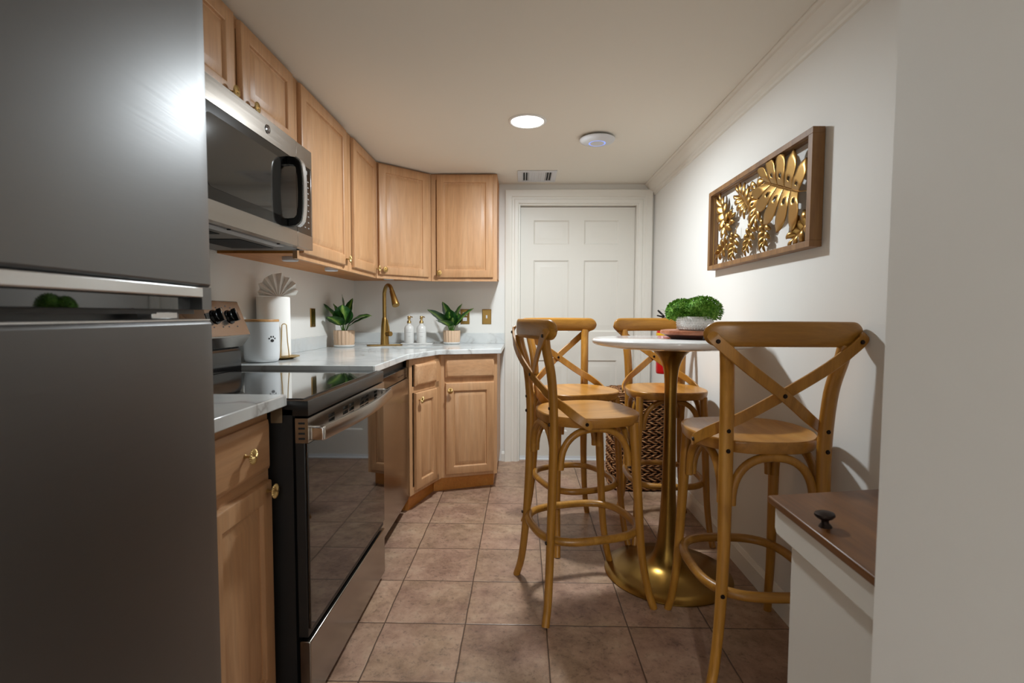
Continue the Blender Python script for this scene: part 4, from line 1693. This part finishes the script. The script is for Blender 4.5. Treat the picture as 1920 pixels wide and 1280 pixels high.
def perim(w, d, nseg):
    base = rrect(w, d, 720)
    L = [0]
    for i in range(720):
        a, b_ = base[i], base[(i + 1) % 720]
        L.append(L[-1] + hypot(a[0] - b_[0], a[1] - b_[1]))
    out = []
    j = 0
    for k in range(nseg):
        q = L[-1] * k / nseg
        while L[j + 1] < q:
            j += 1
        f = (q - L[j]) / max(1e-9, L[j + 1] - L[j])
        a, b_ = base[j], base[(j + 1) % 720]
        x, y = a[0] + (b_[0] - a[0]) * f, a[1] + (b_[1] - a[1]) * f
        l_ = hypot(x, y)
        nx, ny = x ** 3 / w ** 4, y ** 3 / d ** 4
        m_ = hypot(nx, ny)
        out.append((x, y, nx / m_, ny / m_))
    return out


MB().prism([(p[0], p[1]) for p in rrect(BKW - .012, BKD - .012, 48)], .005, BKH - .075).build('core', M['soil'], t, smooth=40)
nb = 0
pm = perim(BKW - .006, BKD - .006, 26 * 8)
mb = MB()
rows_n = 19
for r in range(rows_n):
    z0 = .022 + r * (BKH - .11) / (rows_n - 1)
    for ph in (0, 1):
        pts = []
        for i, (x, y, nx, ny) in enumerate(pm):
            a = (2 * pi * i / 16) * (1 if r % 2 else -1) + ph * pi
            dr_ = .0065 * cos(a)
            dz = .0105 * sin(a)
            pts.append((x + nx * dr_, y + ny * dr_, z0 + dz))
        mb.tube(pts, .0056, 6, side=(0, 0, 1), closed=True)
mb.build('woven_side', M['weave'], t, smooth=60)
mb = MB()
for z, dz in ((BKH - .062, 0), (BKH - .048, 0)):
    mb.tube([(x, y, z) for (x, y, nx, ny) in perim(BKW, BKD, 96)], .006, 6, side=(0, 0, 1), closed=True)
mb.build('rim', M['weave'], t, smooth=60)
mb = MB()
mb.prism([(p[0], p[1]) for p in rrect(BKW - .004, BKD - .004, 48)], BKH - .03, BKH - .012)
for k in range(12):
    f = 1 - k / 12.5
    pq = perim((BKW) * f + .002, (BKD) * f + .002, 96)
    mb.tube([(x, y, BKH - .012 + .003 * sin(i * 1.3 + k)) for i, (x, y, nx, ny) in enumerate(pq)], .0075, 6, side=(0, 0, 1), closed=True)
for z in (BKH - .035, BKH - .024):
    mb.tube([(x, y, z) for (x, y, nx, ny) in perim(BKW + .003, BKD + .003, 96)], .006, 6, side=(0, 0, 1), closed=True)
mb.build('lid', M['weave'], t, smooth=60)

t = thing('fire_extinguisher', 'red fire extinguisher with black valve on the right wall behind the table', 'fire extinguisher', (.957, 3.43, .77))
MB().lathe([(0, 0), (.044, 0), (.049, .006), (.05, .02), (.05, .27), (.045, .30), (.03, .322), (.016, .332), (.016, .345), (0, .345)], seg=40).build('cylinder', M['red'], t, smooth=45)
MB().ring([(.0503, .255), (.0507, .256), (.0507, .274), (.0503, .275)], seg=40).build('label_band', M['yellow'], t)
mb = MB()
mb.lathe([(.017, .345), (.017, .375), (.012, .38), (0, .38)], seg=20)
mb.tube([(0, 0, .372), (-.02, -.01, .385), (-.055, -.028, .392)], [.006, .0055, .005], 8)
mb.tube([(0, 0, .385), (-.02, -.01, .402), (-.05, -.028, .425)], [.006, .007, .006], 8)
mb.build('valve', M['rubber'], t, smooth=50)
mb = MB()
mb.tube([(-.02 + .014 * cos(a), -.018, .415 + .017 * sin(a)) for a in [2 * pi * i / 20 for i in range(20)]], .001, 6, closed=True)
mb.build('safety_pin', M['chrome'], t)
mb = MB()
mb.tube(cr([(.010, -.012, .37), (.025, -.035, .395), (.035, -.052, .38), (.04, -.058, .3), (.04, -.058, .17)], 5), .006, 8)
mb.build('hose', M['rubber'], t, smooth=60)
MB().box(.046, -.03, .1, .057, .03, .3).build('bracket', M['rubber'], t)

bpy.context.view_layer.update()
